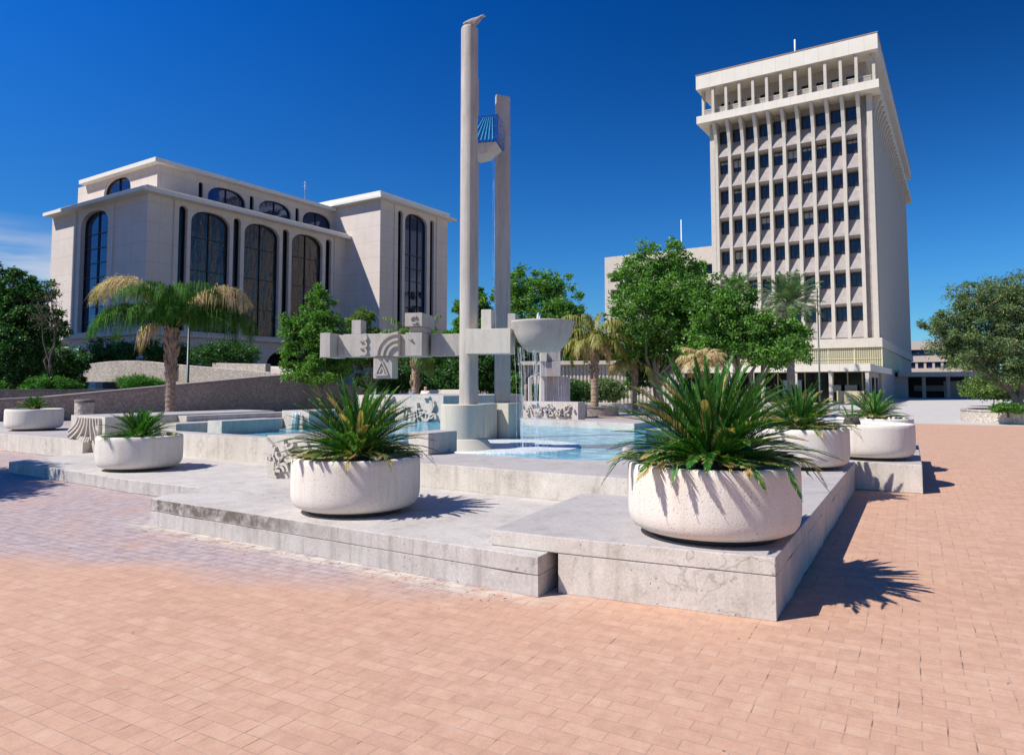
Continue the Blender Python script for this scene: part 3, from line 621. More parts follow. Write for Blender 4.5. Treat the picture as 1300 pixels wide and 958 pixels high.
def cycad(name, pos, n, R_, H, label, group=None, dryness=0.15, ll=0.17, seed=1, tall=1.0, nl=34, el_lo=-5):
    global rng; rng = np.random.default_rng(seed); random.seed(seed)
    root = thing(name, pos, label, 'plant', group)
    Vs = []; Fs = []; Ms = []; off = 0; DV = []; DF = []; doff = 0; rach = MB()
    for k in range(n):
        t = k / max(1, n - 1)                     # inner young fronds stand up, outer old ones lie down
        el = rad(86 - (86 - el_lo) * t ** 0.85) + random.gauss(0, 0.09); az = k * 2.39996 + random.gauss(0, 0.12)
        Lf = (H * (1 - t) + R_ * t) * random.uniform(0.88, 1.08) * (1 - 0.12 * (k % 3 == 0))
        droop = 0.35 + 0.75 * t + random.gauss(0, 0.08)
        b0 = (0.07 * math.cos(az), 0.07 * math.sin(az), 0.10 * (1 - t) + 0.03)
        V, F_, tipf, tl, pts = frond_arrays(b0, az, el, Lf, droop, nl=nl, ll=ll * (0.75 + 0.25 * t), lift=random.uniform(0.7, 1.1) if t < .6 else random.uniform(0.2, 0.7), curl=random.gauss(0, 0.12))
        rach.tube([tuple(p) for p in pts[::3]], [0.008, 0.007, 0.006, 0.004, 0.002], 4)
        if random.random() < dryness * (0.25 + 1.2 * t):
            part = random.choice([0.3, 0.5, 0.65, 0.7, 0.75, 0.8, 0.85]) if random.random() < .88 else 0.0         # this frond is dry from this point outwards
            dry = (tl > part) | ((tipf == 1) & (rng.random(len(tl)) < 0.5))
        else: dry = ((tipf == 1) & (rng.random(len(tl)) < dryness * 0.8 * t)) | (tl > 0.93) & (rng.random(len(tl)) < 0.5 * dryness)
        Vs.append(V); Fs.append(F_ + off); Ms.append(dry.astype(int)); off += len(V)
    npmesh('fronds', np.concatenate(Vs), np.concatenate(Fs), ['leaf_cycad', 'leaf_cycad_dry'], np.concatenate(Ms), root)
    rach.build('frond_stems', 'leaf_cycad', root)
    MB().lathe([(0.0, -0.06), (0.11, -0.06), (0.13, 0.04), (0.10, 0.12), (0.0, 0.16)], seg=14).build('trunk', 'bark_dark', root)
    return root
CG = 'sago palms in the planters'
def pz(i, dz=0.50): p = PPOS[i].copy(); p.z += dz; return p
p = pz(0); cycad('sago_palm', p, 135, 0.90, 0.84, 'largest sago palm with dark green crown and yellowed tips, in the nearest planter', CG, 0.30, 0.135, 11, nl=58, el_lo=2)
p = pz(1); cycad('sago_palm', p, 125, 0.80, 0.80, 'upright sago palm with orange-brown scorched fronds in the middle planter', CG, 0.34, 0.125, 12, nl=50, el_lo=-2)
p = pz(2, 0.47); cycad('sago_palm', p, 56, 0.74, 0.44, 'low spreading sago palm in the planter by the carved ribs', CG, 0.16, 0.17, 13, nl=28, el_lo=8)
p = pz(3); cycad('sago_palm', p, 46, 0.50, 0.30, 'short scrubby plant in the leftmost planter', CG, 0.3, 0.12, 14, nl=20, el_lo=15)
p = pz(4); cycad('sago_palm', p, 90, 0.85, 0.66, 'sago palm with a fringe of yellow lower fronds behind the largest one', CG, 0.5, 0.13, 15, nl=40, el_lo=-4)
p = pz(6); cycad('sago_palm', p, 54, 0.66, 0.54, 'small bushy sago palm with straw-coloured skirt in the farthest planter', CG, 0.45, 0.14, 16, nl=28, el_lo=-2)
p = pz(5, 0.55) - RH * 0.42 - FH * .3; cycad('young_sago_palm', p, 6, 0.24, 0.26, 'few upright seedling leaves in the gravel filled planter', None, 0.2, 0.07, 17, nl=12, el_lo=35)
rng = np.random.default_rng(5); random.seed(5)

# ---------------------------------------------------------------- fountain sculpture
P1 = at(594, 12.3, 0.0)
FT = thing('fountain_sculpture', (P1.x, P1.y, 0.0), 'tall concrete fountain with three round posts, carved cross beam and water bowl', 'fountain', rz=YAW - rad(90) - rad(12))
def F(): return MB()      # local: x along the beam to the right, y away from the camera
inv = Matrix.Rotation(-FT.rotation_euler[2], 4, 'Z') @ Matrix.Translation(-Vector(FT.location))
def loc(px, D, z=0.0): return inv @ at(px, D, z)
z_top = hz(36, 12.3)
def shaft(cx, cy, r0, r1, z0, z1, flat_az, off):
    """tapering round shaft with one flat side whose outward normal has the world azimuth flat_az"""
    a0_ = flat_az - FT.rotation_euler[2]; h_ = math.acos(off); mb = F(); K = 30; rings = []
    for rr, zz in ((r0, z0), (r1, z1 - .03), (r1 * .93, z1)):
        rings.append([(cx + rr * math.cos(a0_ + h_ + (2 * math.pi - 2 * h_) * k / K), cy + rr * math.sin(a0_ + h_ + (2 * math.pi - 2 * h_) * k / K), zz) for k in range(K + 1)])
    n = K + 1; vs = sum(rings, []); fs = []
    for i in range(2):
        for k in range(n): fs.append((i * n + k, i * n + (k + 1) % n, (i + 1) * n + (k + 1) % n, (i + 1) * n + k))
    fs.append(tuple(range(n))[::-1]); fs.append(tuple(2 * n + k for k in range(n)))
    mb.add(vs, fs); return mb
shaft(0, 0, .158, .152, 1.285, z_top, rad(254), .86).build('post', 'sculpture_concrete', FT)
q = loc(638, 15.0); q3 = loc(596.5, 14.7)
z2 = hz(122, 15.0); z3 = hz(98, 14.7)
shaft(q.x, q.y, .175, .168, 1.235, z2, rad(238), .15).build('post', 'sculpture_concrete', FT)
shaft(q3.x, q3.y, .175, .168, 1.235, z3, rad(238), .15).build('post', 'sculpture_concrete', FT)
F().lathe([(0.0, 1.285), (0.375, 1.285), (0.385, 1.275), (0.385, 0.70), (0.42, 0.69), (0.60, 0.46), (0.0, 0.46)][::-1], c=(-0.10, 0.0, 0), seg=64, smooth=False).build('drum_pedestal', 'warm_concrete', FT)
A_ = rad(57.3 + 12) - rad(0)
def obox(cx, cy, hx, hy, z0, z1, ang):
    c, s = math.cos(ang), math.sin(ang); return F().prism([(cx + c * a - s * b_, cy + s * a + c * b_) for a, b_ in ((-hx, -hy), (hx, -hy), (hx, hy), (-hx, hy))], z0, z1)
angw = -FT.rotation_euler[2]
obox(q.x + 0.0, q.y + 0.02, 0.24, 0.30, 0.45, 1.24, angw).build('square_pedestal', 'warm_concrete', FT, bevel=0.01)
obox(q3.x + 0.15, q3.y + 0.02, 0.24, 0.34, 0.45, 1.24, angw).build('square_pedestal', 'warm_concrete', FT, bevel=0.01)
# splash plinth
sc_ = loc(636, 13.0); vs = []
mb = F(); mb.lathe([(0.0, 0.46), (1.50, 0.46), (1.46, 0.515), (0.0, 0.53)], c=(sc_.x, sc_.y, 0), seg=48, smooth=False)
mb.build('splash_plinth', 'foam', FT)
k_ = 12.3 / 890
# beam and its blocks
def bb(px0, px1, y0, y1, z0, z1, name, mat='sculpture_concrete', bev=0.006):
    return F().box((px0 - 594) * k_, (px1 - 594) * k_, y0, y1, z0, z1).build(name, mat, FT, bevel=bev)
bb(427, 504, -0.14, 0.22, 2.125, 2.535, 'carved_beam')
bb(504.2, 521, -0.04, 0.20, 2.13, 2.52, 'beam_link')
bb(545, 586, -0.04, 0.20, 2.13, 2.52, 'beam_link')
bb(404, 418, -0.40, 0.24, 2.11, 2.545, 'end_block')
bb(418.2, 427, -0.10, 0.2, 2.14, 2.52, 'beam_link')
bb(519, 541, -0.36, 0.25, 2.12, 2.525, 'carved_block')
bb(522, 540, -0.28, 0.20, 2.53, 2.63, 'neck_block')
bb(518, 541, -0.36, 0.34, 2.635, 2.87, 'head_block')
bb(438, 451, -0.12, 0.12, 2.538, 2.79, 'small_block')
bb(469, 495, -0.12, 0.16, 1.735, 2.12, 'hanging_tile')
bb(595, 652, -0.22, 0.18, 2.155, 2.585, 'beam_arm', 'cream_concrete')
bb(614, 627, -0.18, 0.12, 2.588, 2.92, 'small_block', 'cream_concrete')
bb(642, 652, 0.2, 0.5, 2.50, 2.88, 'small_block')
mb = F(); U = Vector((1, 0, 0)); NN = Vector((0, -1, 0))
def arc2(cx, cz, r, a0, a1, k=14): return [(cx + r * math.cos(rad(a0 + (a1 - a0) * i / k)), cz + r * math.sin(rad(a0 + (a1 - a0) * i / k))) for i in range(k + 1)]
xr = (504 - 594) * k_
for r_ in (0.20, 0.30, 0.41): ribbon(mb, arc2(xr, 2.13, r_, 91, 178), 0.055, 0.035, Vector((0, -0.14, 0)), U, NN)
mb.build('carved_arcs', 'sculpture_concrete', FT); mb = F()
xs = (456 - 594) * k_
for i in range(3): ribbon(mb, arc2(xs, 2.47 - 0.125 * i, 0.062, 80, -80, 8), 0.04, 0.035, Vector((0, -0.14, 0)), U, NN)
for i in range(3): ribbon(mb, [(xs - 0.07, 2.41 - 0.125 * i), (xs + 0.01, 2.405 - .125 * i)], 0.03, 0.03, Vector((0, -0.14, 0)), U, NN)
mb.build('carved_scallops', 'sculpture_concrete', FT); mb = F()
xc = (530 - 594) * k_
ribbon(mb, arc2(xc + 0.01, 2.752, 0.062, 50, 330), 0.035, 0.03, Vector((0, -0.36, 0)), U, NN)
ribbon(mb, [(xc - 0.10, 2.45), (xc - 0.03, 2.40)], 0.035, 0.035, Vector((0, -0.36, 0)), U, NN)
mb.build('carved_crescent', 'sculpture_concrete', FT); mb = F()
xt = (481 - 594) * k_
for a, b_ in (((xt - 0.12, 1.80), (xt, 2.05)), ((xt, 2.05), (xt + 0.12, 1.80)), ((xt + 0.12, 1.80), (xt - 0.12, 1.80))): ribbon(mb, [a, b_], 0.035, 0.03, Vector((0, -0.12, 0)), U, NN)
for a, b_ in (((xt - 0.05, 1.84), (xt, 1.95)), ((xt, 1.95), (xt + 0.05, 1.84))): ribbon(mb, [a, b_], 0.03, 0.02, Vector((0, -0.12, 0)), U, NN)
mb.build('carved_triangle', 'sculpture_concrete', FT)
# bowl
xb = 1.33; 
F().lathe([(0.0, 2.19), (0.26, 2.185), (0.34, 2.25), (0.43, 2.36), (0.495, 2.50), (0.52, 2.64), (0.545, 2.68), (0.55, 2.71), (0.50, 2.715), (0.47, 2.66), (0.40, 2.45), (0.0, 2.35)], c=(xb, 0.0, 0), seg=64).build('water_bowl', 'sculpture_concrete', FT)
F().lathe([(0.0, 2.62), (0.478, 2.62)], c=(xb, 0.0, 0), seg=32).build('bowl_water', 'pool_water', FT)
# blue tiled trough hung between the posts
ta = loc(619, 13.6); zt0 = hz(187, 13.6); zt1 = hz(153, 13.6)
tb = (ta.x, ta.y)
tang = math.atan2(q.y, q.x) * 0.0
F().box(tb[0] - 0.30, tb[0] + 0.27, tb[1] - 0.3, tb[1] + 0.3, zt0, zt1).build('tiled_trough', 'blue_tile', FT, bevel=0.006)
F().add([(tb[0] - 0.24, tb[1] - 0.28, zt0 - .002), (tb[0] + 0.22, tb[1] - 0.28, zt0 - .002), (tb[0] + 0.22, tb[1] + 0.28, zt0 - .002), (tb[0] - 0.24, tb[1] + 0.28, zt0 - .002),
         (tb[0] - 0.24, tb[1] - 0.2, zt0 - 0.22), (tb[0] + 0.0, tb[1] - 0.2, zt0 - 0.18), (tb[0] + 0.0, tb[1] + 0.28, zt0 - 0.18), (tb[0] - 0.24, tb[1] + 0.28, zt0 - 0.22)],
        [(0, 1, 2, 3), (7, 6, 5, 4), (1, 0, 4, 5), (2, 1, 5, 6), (3, 2, 6, 7), (0, 3, 7, 4)]).build('trough_support', 'weathered_concrete', FT)
mb = F(); h_ = zt1 - zt0
for i in range(6):
    x0 = tb[0] - 0.02 + 0.035 * i; x1 = tb[0] - 0.23 + 0.078 * i
    ribbon(mb, [(x0, zt1 - 0.06), (x1, zt0 + (0.04 if i > 1 else 0.12 - .04 * i))], [0.012, 0.03], 0.008, Vector((0, tb[1] - 0.301, 0)), U, NN)
mb.build('light_ray_tiles', 'turquoise_tile', FT)
# falling water (several thin threads, one set)
mb = MB(); FM = FT.matrix_basis.copy() if False else Matrix.Translation(Vector(FT.location)) @ Matrix.Rotation(FT.rotation_euler[2], 4, 'Z')
def thread(x, y, z0, z1, r0, drift=0.05):
    pts = []; K = 12; ph = random.uniform(0, 6)
    for i in range(K + 1):
        t = i / K; pts.append(FM @ Vector((x + drift * math.sqrt(t) + 0.006 * math.sin(9 * t + ph), y + 0.006 * math.cos(8 * t + ph), z0 + (z1 - z0) * t)))
    mb.tube([tuple(p) for p in pts], [r0 * random.uniform(0.5, 1.3) for _ in pts], 6, cap=False)
for i in range(6): thread(1.02 + random.uniform(-.09, .09), -0.35 + random.uniform(-.1, .1), 2.25, 0.52, random.uniform(.003, .008))
for i in range(7): thread(1.27 + random.uniform(-.1, .1), -0.4 + random.uniform(-.1, .1), 2.19, 0.52, random.uniform(.003, .009))
for i in range(16): thread(random.uniform(.85, 1.75), -0.3 + random.uniform(-.1, .1), 2.25, 0.52, random.uniform(.002, .005))
for i in range(3): thread(tb[0] + 0.1 + random.uniform(-.04, .06), tb[1], zt0 - 0.1, 2.5, random.uniform(.002, .004))
fw = mb.build('falling_water', 'falling_water'); tag(fw, 'thin white threads of water falling from the concrete bowl', 'water', kind='stuff')
mb = MB()
for i in range(26):
    a = random.uniform(0, 6.28); r_ = random.uniform(0, .045); p = FM @ Vector((xb - .08 + r_ * math.cos(a), r_ * math.sin(a), 2.6)); h1 = 0.26 * (1 - (r_ / .06) ** 2) * random.uniform(.8, 1.1)
    mb.tube([tuple(p), tuple(p + Vector((0, 0, h1 * .6))), tuple(p + Vector((0, 0, h1)))], [0.016, 0.016, 0.006], 6)
jt = mb.build('water_jet', 'foam'); tag(jt, 'small white bubbling jet rising above the bowl', 'water', kind='stuff')
# waterfall of the left pool
mb = MB()
for i in range(30):
    p = at(random.uniform(371, 381), random.uniform(17.1, 17.3)); 
    mb.tube([(p.x, p.y, 0.96), (p.x - .03, p.y - .02, 0.9), (p.x - .08, p.y - .05, 0.56)], random.uniform(.006, .016), 5)
jt = mb.build('small_waterfall', 'foam'); tag(jt, 'short white waterfall spilling into the left pool', 'water', kind='stuff')
p = at(376, 17.5); 
wall([(p.x - .05, p.y - .5), (p.x + 1.4, p.y - .5), (p.x + 1.4, p.y + .5), (p.x - .05, p.y + .5)], 0.3, 0.99, 'pale spill block with waterfall behind the middle sago palm', name='basin_block')
# spout stub on the near rim
p = at(797, 9.6, 0.61); tag(MB().lathe([(0, 0), (0.075, 0), (0.075, 0.13), (0.055, 0.16), (0, 0.16)], c=tuple(p), seg=20).build('rim_stub', 'slab_concrete', base=p), 'small round concrete stub on the rim left of the largest sago palm', 'stub')

# bird -------------------------------------------------------------------
def skinned(name, pts, edges, radii, mat, parent=None, base=(0, 0, 0), sub=2, rz=0.0):
    me = bpy.data.meshes.new(name); me.materials.append(MAT[mat]); bm = bmesh.new(); lay = bm.verts.layers.skin.verify()
    bv = [bm.verts.new(p) for p in pts]
    for a, b_ in edges: bm.edges.new((bv[a], bv[b_]))
    for i, r_ in enumerate(radii): bv[i][lay].radius = r_ if isinstance(r_, tuple) else (r_, r_)
    bv[0][lay].use_root = True
    bm.to_mesh(me); bm.free()
    o = bpy.data.objects.new(name, me); COL.objects.link(o)
    md = o.modifiers.new('skin', 'SKIN'); md.use_smooth_shade = True
    s_ = o.modifiers.new('sub', 'SUBSURF'); s_.levels = sub; s_.render_levels = sub
    o.location = base; o.rotation_euler = (0, 0, rz)
    if parent is not None: o.parent = parent
    return o
bt_ = FM @ Vector((0.10, 0, z_top)); 
bd = thing('pigeon', bt_, 'grey pigeon perched on top of the tallest round post', 'bird', rz=YAW - rad(90))
skinned('body', [(0, 0, 0.12), (-0.10, 0, 0.10), (-0.22, 0, 0.065), (0.07, 0, 0.15), (0.11, 0, 0.20), (0.15, 0, 0.215), (0.195, 0, 0.205), (0.0, 0.03, 0.05), (0.01, 0.03, 0.0), (0.0, -0.03, 0.05), (0.01, -0.03, 0.0)],
        [(0, 1), (1, 2), (0, 3), (3, 4), (4, 5), (5, 6), (0, 7), (7, 8), (0, 9), (9, 10)], [0.062, 0.05, 0.02, 0.052, 0.032, 0.033, 0.007, 0.015, 0.008, 0.015, 0.008], 'pigeon_grey', bd)

# ---------------------------------------------------------------- people behind the basin
def person(px, D, h, shirt, label, ang, zb=0.0):
    p = at(px, D, zb); k = h / 1.7
    root = thing('person', p, label, 'person', rz=ang)
    J = [(0, 0, .95), (0, 0, 1.15), (0, 0, 1.38), (0, 0, 1.48), (0.01, 0, 1.58), (0.01, 0, 1.66),
         (0, .17, 1.40), (.02, .24, 1.14), (.10, .22, .92), (.16, .2, .86), (0, -.17, 1.40), (.02, -.24, 1.14), (.10, -.22, .92), (.16, -.2, .86),
         (0, .09, .90), (.03, .10, .50), (0, .11, .08), (.14, .12, .03), (0, -.09, .90), (.03, -.10, .50), (0, -.11, .08), (.14, -.12, .03)]
    Ed = [(0, 1), (1, 2), (2, 3), (3, 4), (4, 5), (2, 6), (6, 7), (7, 8), (8, 9), (2, 10), (10, 11), (11, 12), (12, 13), (0, 14), (14, 15), (15, 16), (16, 17), (0, 18), (18, 19), (19, 20), (20, 21)]
    Rr = [.13, .12, .13, .055, .085, .075, .06, .042, .032, .03, .06, .042, .032, .03, .085, .06, .04, .035, .085, .06, .04, .035]
    skinned('body', [(a * k, b_ * k, c * k) for a, b_, c in J], Ed, [r_ * k for r_ in Rr], 'skin', root)
    s_ = [(0, 0, .93), (0, 0, 1.15), (0, 0, 1.37), (0, .17, 1.40), (.01, .235, 1.18), (0, -.17, 1.40), (.01, -.235, 1.18)]
    skinned('shirt', [(a * k, b_ * k, c * k) for a, b_, c in s_], [(0, 1), (1, 2), (2, 3), (3, 4), (2, 5), (5, 6)], [x * k for x in (.155, .145, .15, .08, .062, .08, .062)], shirt, root)
    t_ = [(0, 0, .92), (0, .09, .86), (.03, .10, .50), (0, .11, .12), (0, -.09, .86), (.03, -.10, .50), (0, -.11, .12)]
    skinned('trousers', [(a * k, b_ * k, c * k) for a, b_, c in t_], [(0, 1), (1, 2), (2, 3), (0, 4), (4, 5), (5, 6)], [x * k for x in (.15, .11, .08, .06, .11, .08, .06)], 'dark_cloth', root)
    skinned('hair', [(-.02 * k, 0, 1.64 * k), (-.05 * k, 0, 1.56 * k)], [(0, 1)], [.088 * k, .07 * k], 'brown_hair', root)
person(540, 32, 1.62, 'pale_cloth', 'person in a cream top standing behind the carved block, head turned', rad(200))
person(520.5, 34, 1.52, 'blue_cloth', 'smaller person in a bright blue top left of the palm trunk', rad(20))

# ---------------------------------------------------------------- trees
def limb(mb, a, b_, r0, r1, wig=0.12, k=5, seg=7):
    a = Vector(a); b_ = Vector(b_); pts = []; ln = (b_ - a).length
    for i in range(k + 1):
        t = i / k; q = a.lerp(b_, t)
        if 0 < i < k: q += Vector((random.uniform(-1, 1), random.uniform(-1, 1), random.uniform(-.4, .6))) * wig * ln * .35
        pts.append(q)
    mb.tube([tuple(p) for p in pts], [r0 + (r1 - r0) * i / k for i in range(k + 1)], seg); return pts
def tree(name, base, clumps, label, leaf='leaf_vivid', bk='bark_grey', trunk_r=0.15, fork=0.4, nleaf=9000, leafL=0.16, leafW=0.08, group=None, lean=(0, 0), stems=1, seed=1, cat='tree', clump_n=60, twigs=True):
    """clumps: list of ellipsoids (dx, dy, z, rx, ry, rz) in camera-aligned axes: dx to the right, dy away"""
    global rng; rng = np.random.default_rng(seed); random.seed(seed)
    base = Vector(base); root = thing(name, base, label, cat, group)
    C = []; wgt = []
    for c in clumps: wgt.append(c[3] * c[4] * c[5])
    wgt = np.array(wgt) / sum(wgt)
    # leaf clusters inside the ellipsoids, pushed outwards
    for ci, c in enumerate(clumps):
        m = max(6, int(1.9 * clump_n * wgt[ci]))
        for _ in range(m):
            d = rng.normal(size=3); d /= np.linalg.norm(d); r_ = rng.uniform(0.15, 1.0) ** 0.42 * rng.uniform(.78, 1.28)
            o = np.array([c[0], c[1], c[2]]) + d * np.array(c[3:6]) * r_
            C.append((o, (c[3] + c[4] + c[5]) / 3))
    cent = np.array([RH * float(o[0]) + FH * float(o[1]) + Vector((0, 0, float(o[2]))) for o, _ in C]); size = np.array([s_ for _, s_ in C])
    per = max(2, nleaf // len(C)); n = per * len(C)
    ci = np.repeat(np.arange(len(C)), per); cr_ = (size[ci] * rng.uniform(.10, .25, len(C))[ci])[:, None]
    off = rng.normal(size=(n, 3)) * np.array([1, 1, 0.62]) * cr_ * 0.62
    pos = cent[ci] + off
    dr = off / (np.linalg.norm(off, axis=1, keepdims=True) + 1e-6) + rng.normal(size=(n, 3)) * .8 + np.array([0, 0, -.15])
    V, Fq = leaf_quads(pos, dr, leafL * rng.uniform(.7, 1.3, n), leafW * rng.uniform(.7, 1.2, n))
    npmesh('crown', V, Fq, [leaf], None, root)
    tb_ = MB(); zc = min(c[2] - c[5] * .6 for c in clumps); fz = max(0.4, zc * fork + .3)
    starts = []
    for s_ in range(stems):
        a = Vector((0, 0, -0.05)) + (RH * random.uniform(-.25, .25) * (stems > 1)); f_ = RH * (lean[0] + (random.uniform(-.8, .8) if stems > 1 else 0)) + FH * lean[1] + Vector((0, 0, fz))
        limb(tb_, a, f_, trunk_r, trunk_r * .75, .05); starts.append(f_)
    for ci_, c in enumerate(clumps):
        tgt = RH * c[0] + FH * c[1] + Vector((0, 0, c[2])); st = min(starts, key=lambda s_: (s_ - tgt).length)
        limb(tb_, st, tgt, trunk_r * .6, trunk_r * .18, .18)
    idx = rng.choice(len(C), size=min(len(C), 120 if twigs else 14), replace=False)
    for i in idx:
        tgt = Vector(cent[i]); c = min(clumps, key=lambda c: ((RH * c[0] + FH * c[1] + Vector((0, 0, c[2]))) - tgt).length); src = RH * c[0] + FH * c[1] + Vector((0, 0, c[2] - c[5] * .3))
        limb(tb_, src, tgt, trunk_r * .14, trunk_r * .05, .2, 4, 4)
    tb_.build('trunk', bk, root)
    return root
def W(px0, px1, D): return (px1 - px0) * D / F_PX
def cl(px, py, rpx, rpy, D, bpx, dy=0.0, base_z=0.0, depth=0.8):
    """crown lobe seen round photo point (px,py) with radii in photo pixels, at distance D, relative to a base on column bpx"""
    s_ = D / F_PX; return ((px - bpx) * s_, dy, hz(py, D) - base_z, rpx * s_, rpx * s_ * depth, rpy * s_)
# upright broadleaf tree left of the fountain
D = 33.0; b_ = 408
tree('broadleaf_tree', at(b_, D), [cl(400, 385, 20, 24, D, b_), cl(398, 415, 36, 26, D, b_), cl(385, 450, 32, 24, D, b_), cl(418, 445, 34, 30, D, b_, .4), cl(405, 470, 40, 20, D, b_)],
     'upright bright green tree left of the carved beam', 'leaf_vivid', trunk_r=.13, nleaf=26000, leafL=.15, leafW=.075, seed=21, clump_n=150)
D = 44.0; b_ = 470
tree('broadleaf_tree', at(b_, D), [cl(455, 412, 18, 22, D, b_), cl(475, 440, 28, 24, D, b_), cl(450, 450, 24, 24, D, b_), cl(495, 460, 20, 18, D, b_)],
     'smaller yellow-green tree just above the left end of the carved beam', 'leaf_yellowgreen', trunk_r=.14, nleaf=14000, leafL=.2, leafW=.1, seed=22, clump_n=90)
D = 72.0
for i, (b_, lobes, lb, lf) in enumerate([
    (605, [(590, 395, 16, 22), (612, 380, 20, 20), (600, 430, 30, 30), (620, 465, 30, 18)], 'green tree seen behind the tallest posts', 'leaf_vivid'),
    (685, [(675, 362, 34, 22), (710, 375, 28, 24), (655, 380, 28, 26), (690, 405, 50, 26), (722, 410, 22, 26)], 'wide green tree behind the water bowl', 'leaf_vivid'),
    (740, [(740, 440, 40, 24), (775, 452, 34, 18), (715, 452, 30, 16), (805, 440, 26, 26)], 'leafy tree line behind the golden palm', 'leaf_vivid'),
    (650, [(640, 452, 30, 18), (668, 455, 24, 16), (620, 458, 24, 16)], 'low dark tree closing the gap behind the posts', 'leaf_dark'),
    (560, [(562, 440, 26, 20), (545, 462, 30, 18), (580, 466, 26, 18)], 'leafy tree behind the beam right of the thin palm trunk', 'leaf_vivid')]):
    tree('broadleaf_tree', at(b_, D), [cl(*l, D, b_) for l in lobes], lb, lf, trunk_r=.2, nleaf=22000, leafL=.30, leafW=.15, seed=30 + i, clump_n=110)
# large tree group in front of the tower
D = 40.0; b_ = 845
tree('broadleaf_tree', at(b_, D), [cl(845, 325, 34, 20, D, b_), cl(878, 335, 30, 22, D, b_, 1), cl(812, 352, 30, 26, D, b_), cl(850, 372, 58, 34, D, b_), cl(815, 400, 40, 34, D, b_, -1), cl(870, 412, 50, 34, D, b_), cl(800, 436, 32, 26, D, b_), cl(848, 445, 46, 24, D, b_, 1), cl(900, 368, 26, 26, D, b_, 1), cl(900, 402, 34, 30, D, b_, .5)],
     'tall spreading green tree left of the tower with light showing through', 'leaf_vivid', trunk_r=.22, nleaf=38000, leafL=.19, leafW=.1, seed=41, clump_n=300, stems=2)
D = 37.0; b_ = 955
tree('broadleaf_tree', at(b_, D), [cl(940, 374, 26, 20, D, b_), cl(915, 398, 36, 30, D, b_), cl(965, 412, 32, 20, D, b_), cl(945, 425, 48, 30, D, b_), cl(1004, 436, 34, 24, D, b_), cl(996, 414, 26, 18, D, b_), cl(905, 440, 34, 24, D, b_), cl(975, 448, 44, 18, D, b_, -.6)],
     'rounded green tree directly in front of the tower facade', 'leaf_vivid', trunk_r=.18, nleaf=31000, leafL=.18, leafW=.095, seed=42, clump_n=240, stems=2)
D = 42.0; b_ = 806
tree('broadleaf_tree', at(b_, D), [cl(800, 452, 20, 24, D, b_), cl(812, 480, 16, 22, D, b_)], 'narrow dark tree by the ribbed wall under the tall spreading tree', 'leaf_dark', trunk_r=.1, nleaf=7000, leafL=.16, leafW=.08, seed=43, clump_n=50)
# olive at the right
D = 31.0; b_ = 1294
tree('olive_tree', at(b_, D, .35), [cl(1255, 385, 38, 30, D, b_, 0, .35), cl(1300, 378, 42, 30, D, b_, .4, .35), cl(1210, 418, 30, 24, D, b_, 0, .35), cl(1250, 432, 46, 34, D, b_, .3, .35), cl(1310, 430, 46, 40, D, b_, 0, .35), cl(1228, 455, 28, 22, D, b_, 0, .35), cl(1285, 464, 38, 22, D, b_, 0, .35), cl(1188, 412, 18, 14, D, b_, 0, .35)],
     'grey-green olive tree with leaning trunks at the right edge', 'leaf_olive', 'bark_grey', trunk_r=.17, nleaf=64000, leafL=.12, leafW=.045, seed=44, clump_n=300, stems=3)
# dark tree and shrubs at the left edge
D = 37.0; b_ = 20
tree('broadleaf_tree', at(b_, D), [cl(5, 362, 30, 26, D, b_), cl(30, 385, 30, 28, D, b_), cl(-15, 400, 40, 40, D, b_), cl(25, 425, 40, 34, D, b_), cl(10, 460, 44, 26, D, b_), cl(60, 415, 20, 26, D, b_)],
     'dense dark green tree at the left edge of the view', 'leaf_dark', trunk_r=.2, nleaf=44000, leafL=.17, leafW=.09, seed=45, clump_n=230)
D = 35.5; b_ = 62
tree('bare_tree', at(b_, D), [cl(58, 375, 16, 26, D, b_), cl(50, 400, 20, 20, D, b_), cl(66, 410, 16, 22, D, b_)], 'half bare twiggy tree between the dark tree and the pale courthouse', 'leaf_olive', 'bark_dark', trunk_r=.11, nleaf=500, leafL=.1, leafW=.04, seed=46, clump_n=90)
tree('broadleaf_tree', (0.6, 17.2, 0), [(0, 0, 0, 0.1, 0.1, 0.1)][:0] + [(1.2, 0.3, 4.6, 1.5, 1.4, 1.0), (2.3, -0.6, 4.3, 1.2, 1.2, .9), (0.3, 1.0, 4.9, 1.5, 1.5, 1.0), (-1.0, 0.2, 4.4, 1.4, 1.4, .9)],
     'tree outside the left edge whose shade falls on the lowest ledge', 'leaf_dark', trunk_r=.14, nleaf=46000, leafL=.13, leafW=.07, seed=48, clump_n=130)
def shrub(px, py, rx, ry, D, lb, leaf='leaf_dark', n=9000, seed=1, base_z=0.0, name='shrub', lL=.1, lW=.05, group=None):
    p = at(px, D, base_z); zc = hz(py, D) - base_z; s_ = D / F_PX
    return tree(name, p, [(0, 0, zc, rx * s_, rx * s_ * .8, ry * s_), (-rx * s_ * .45, 0.2, zc - ry * s_ * .35, rx * s_ * .6, rx * s_ * .6, ry * s_ * .8), (rx * s_ * .45, -.2, zc - ry * s_ * .35, rx * s_ * .6, rx * s_ * .6, ry * s_ * .8)],
                lb, leaf, 'bark_dark', trunk_r=.05, nleaf=n, leafL=lL, leafW=lW, seed=seed, cat='shrub', clump_n=70, twigs=False, group=group)
shrub(72, 462, 36, 26, 42, 'broad dark shrub with a few white flowers left of the curved wall', 'leaf_dark', 15000, 51, lL=.16, lW=.08)
shrub(64, 489, 32, 11, 36, 'clipped bright green bush above the leftmost planter', 'grass_blades', 20000, 52, lL=.13, lW=.04, base_z=.9)
shrub(2, 492, 13, 11, 36, 'small clipped bush at the very left edge', 'grass_blades', 8000, 53, lL=.13, lW=.04, base_z=.9)
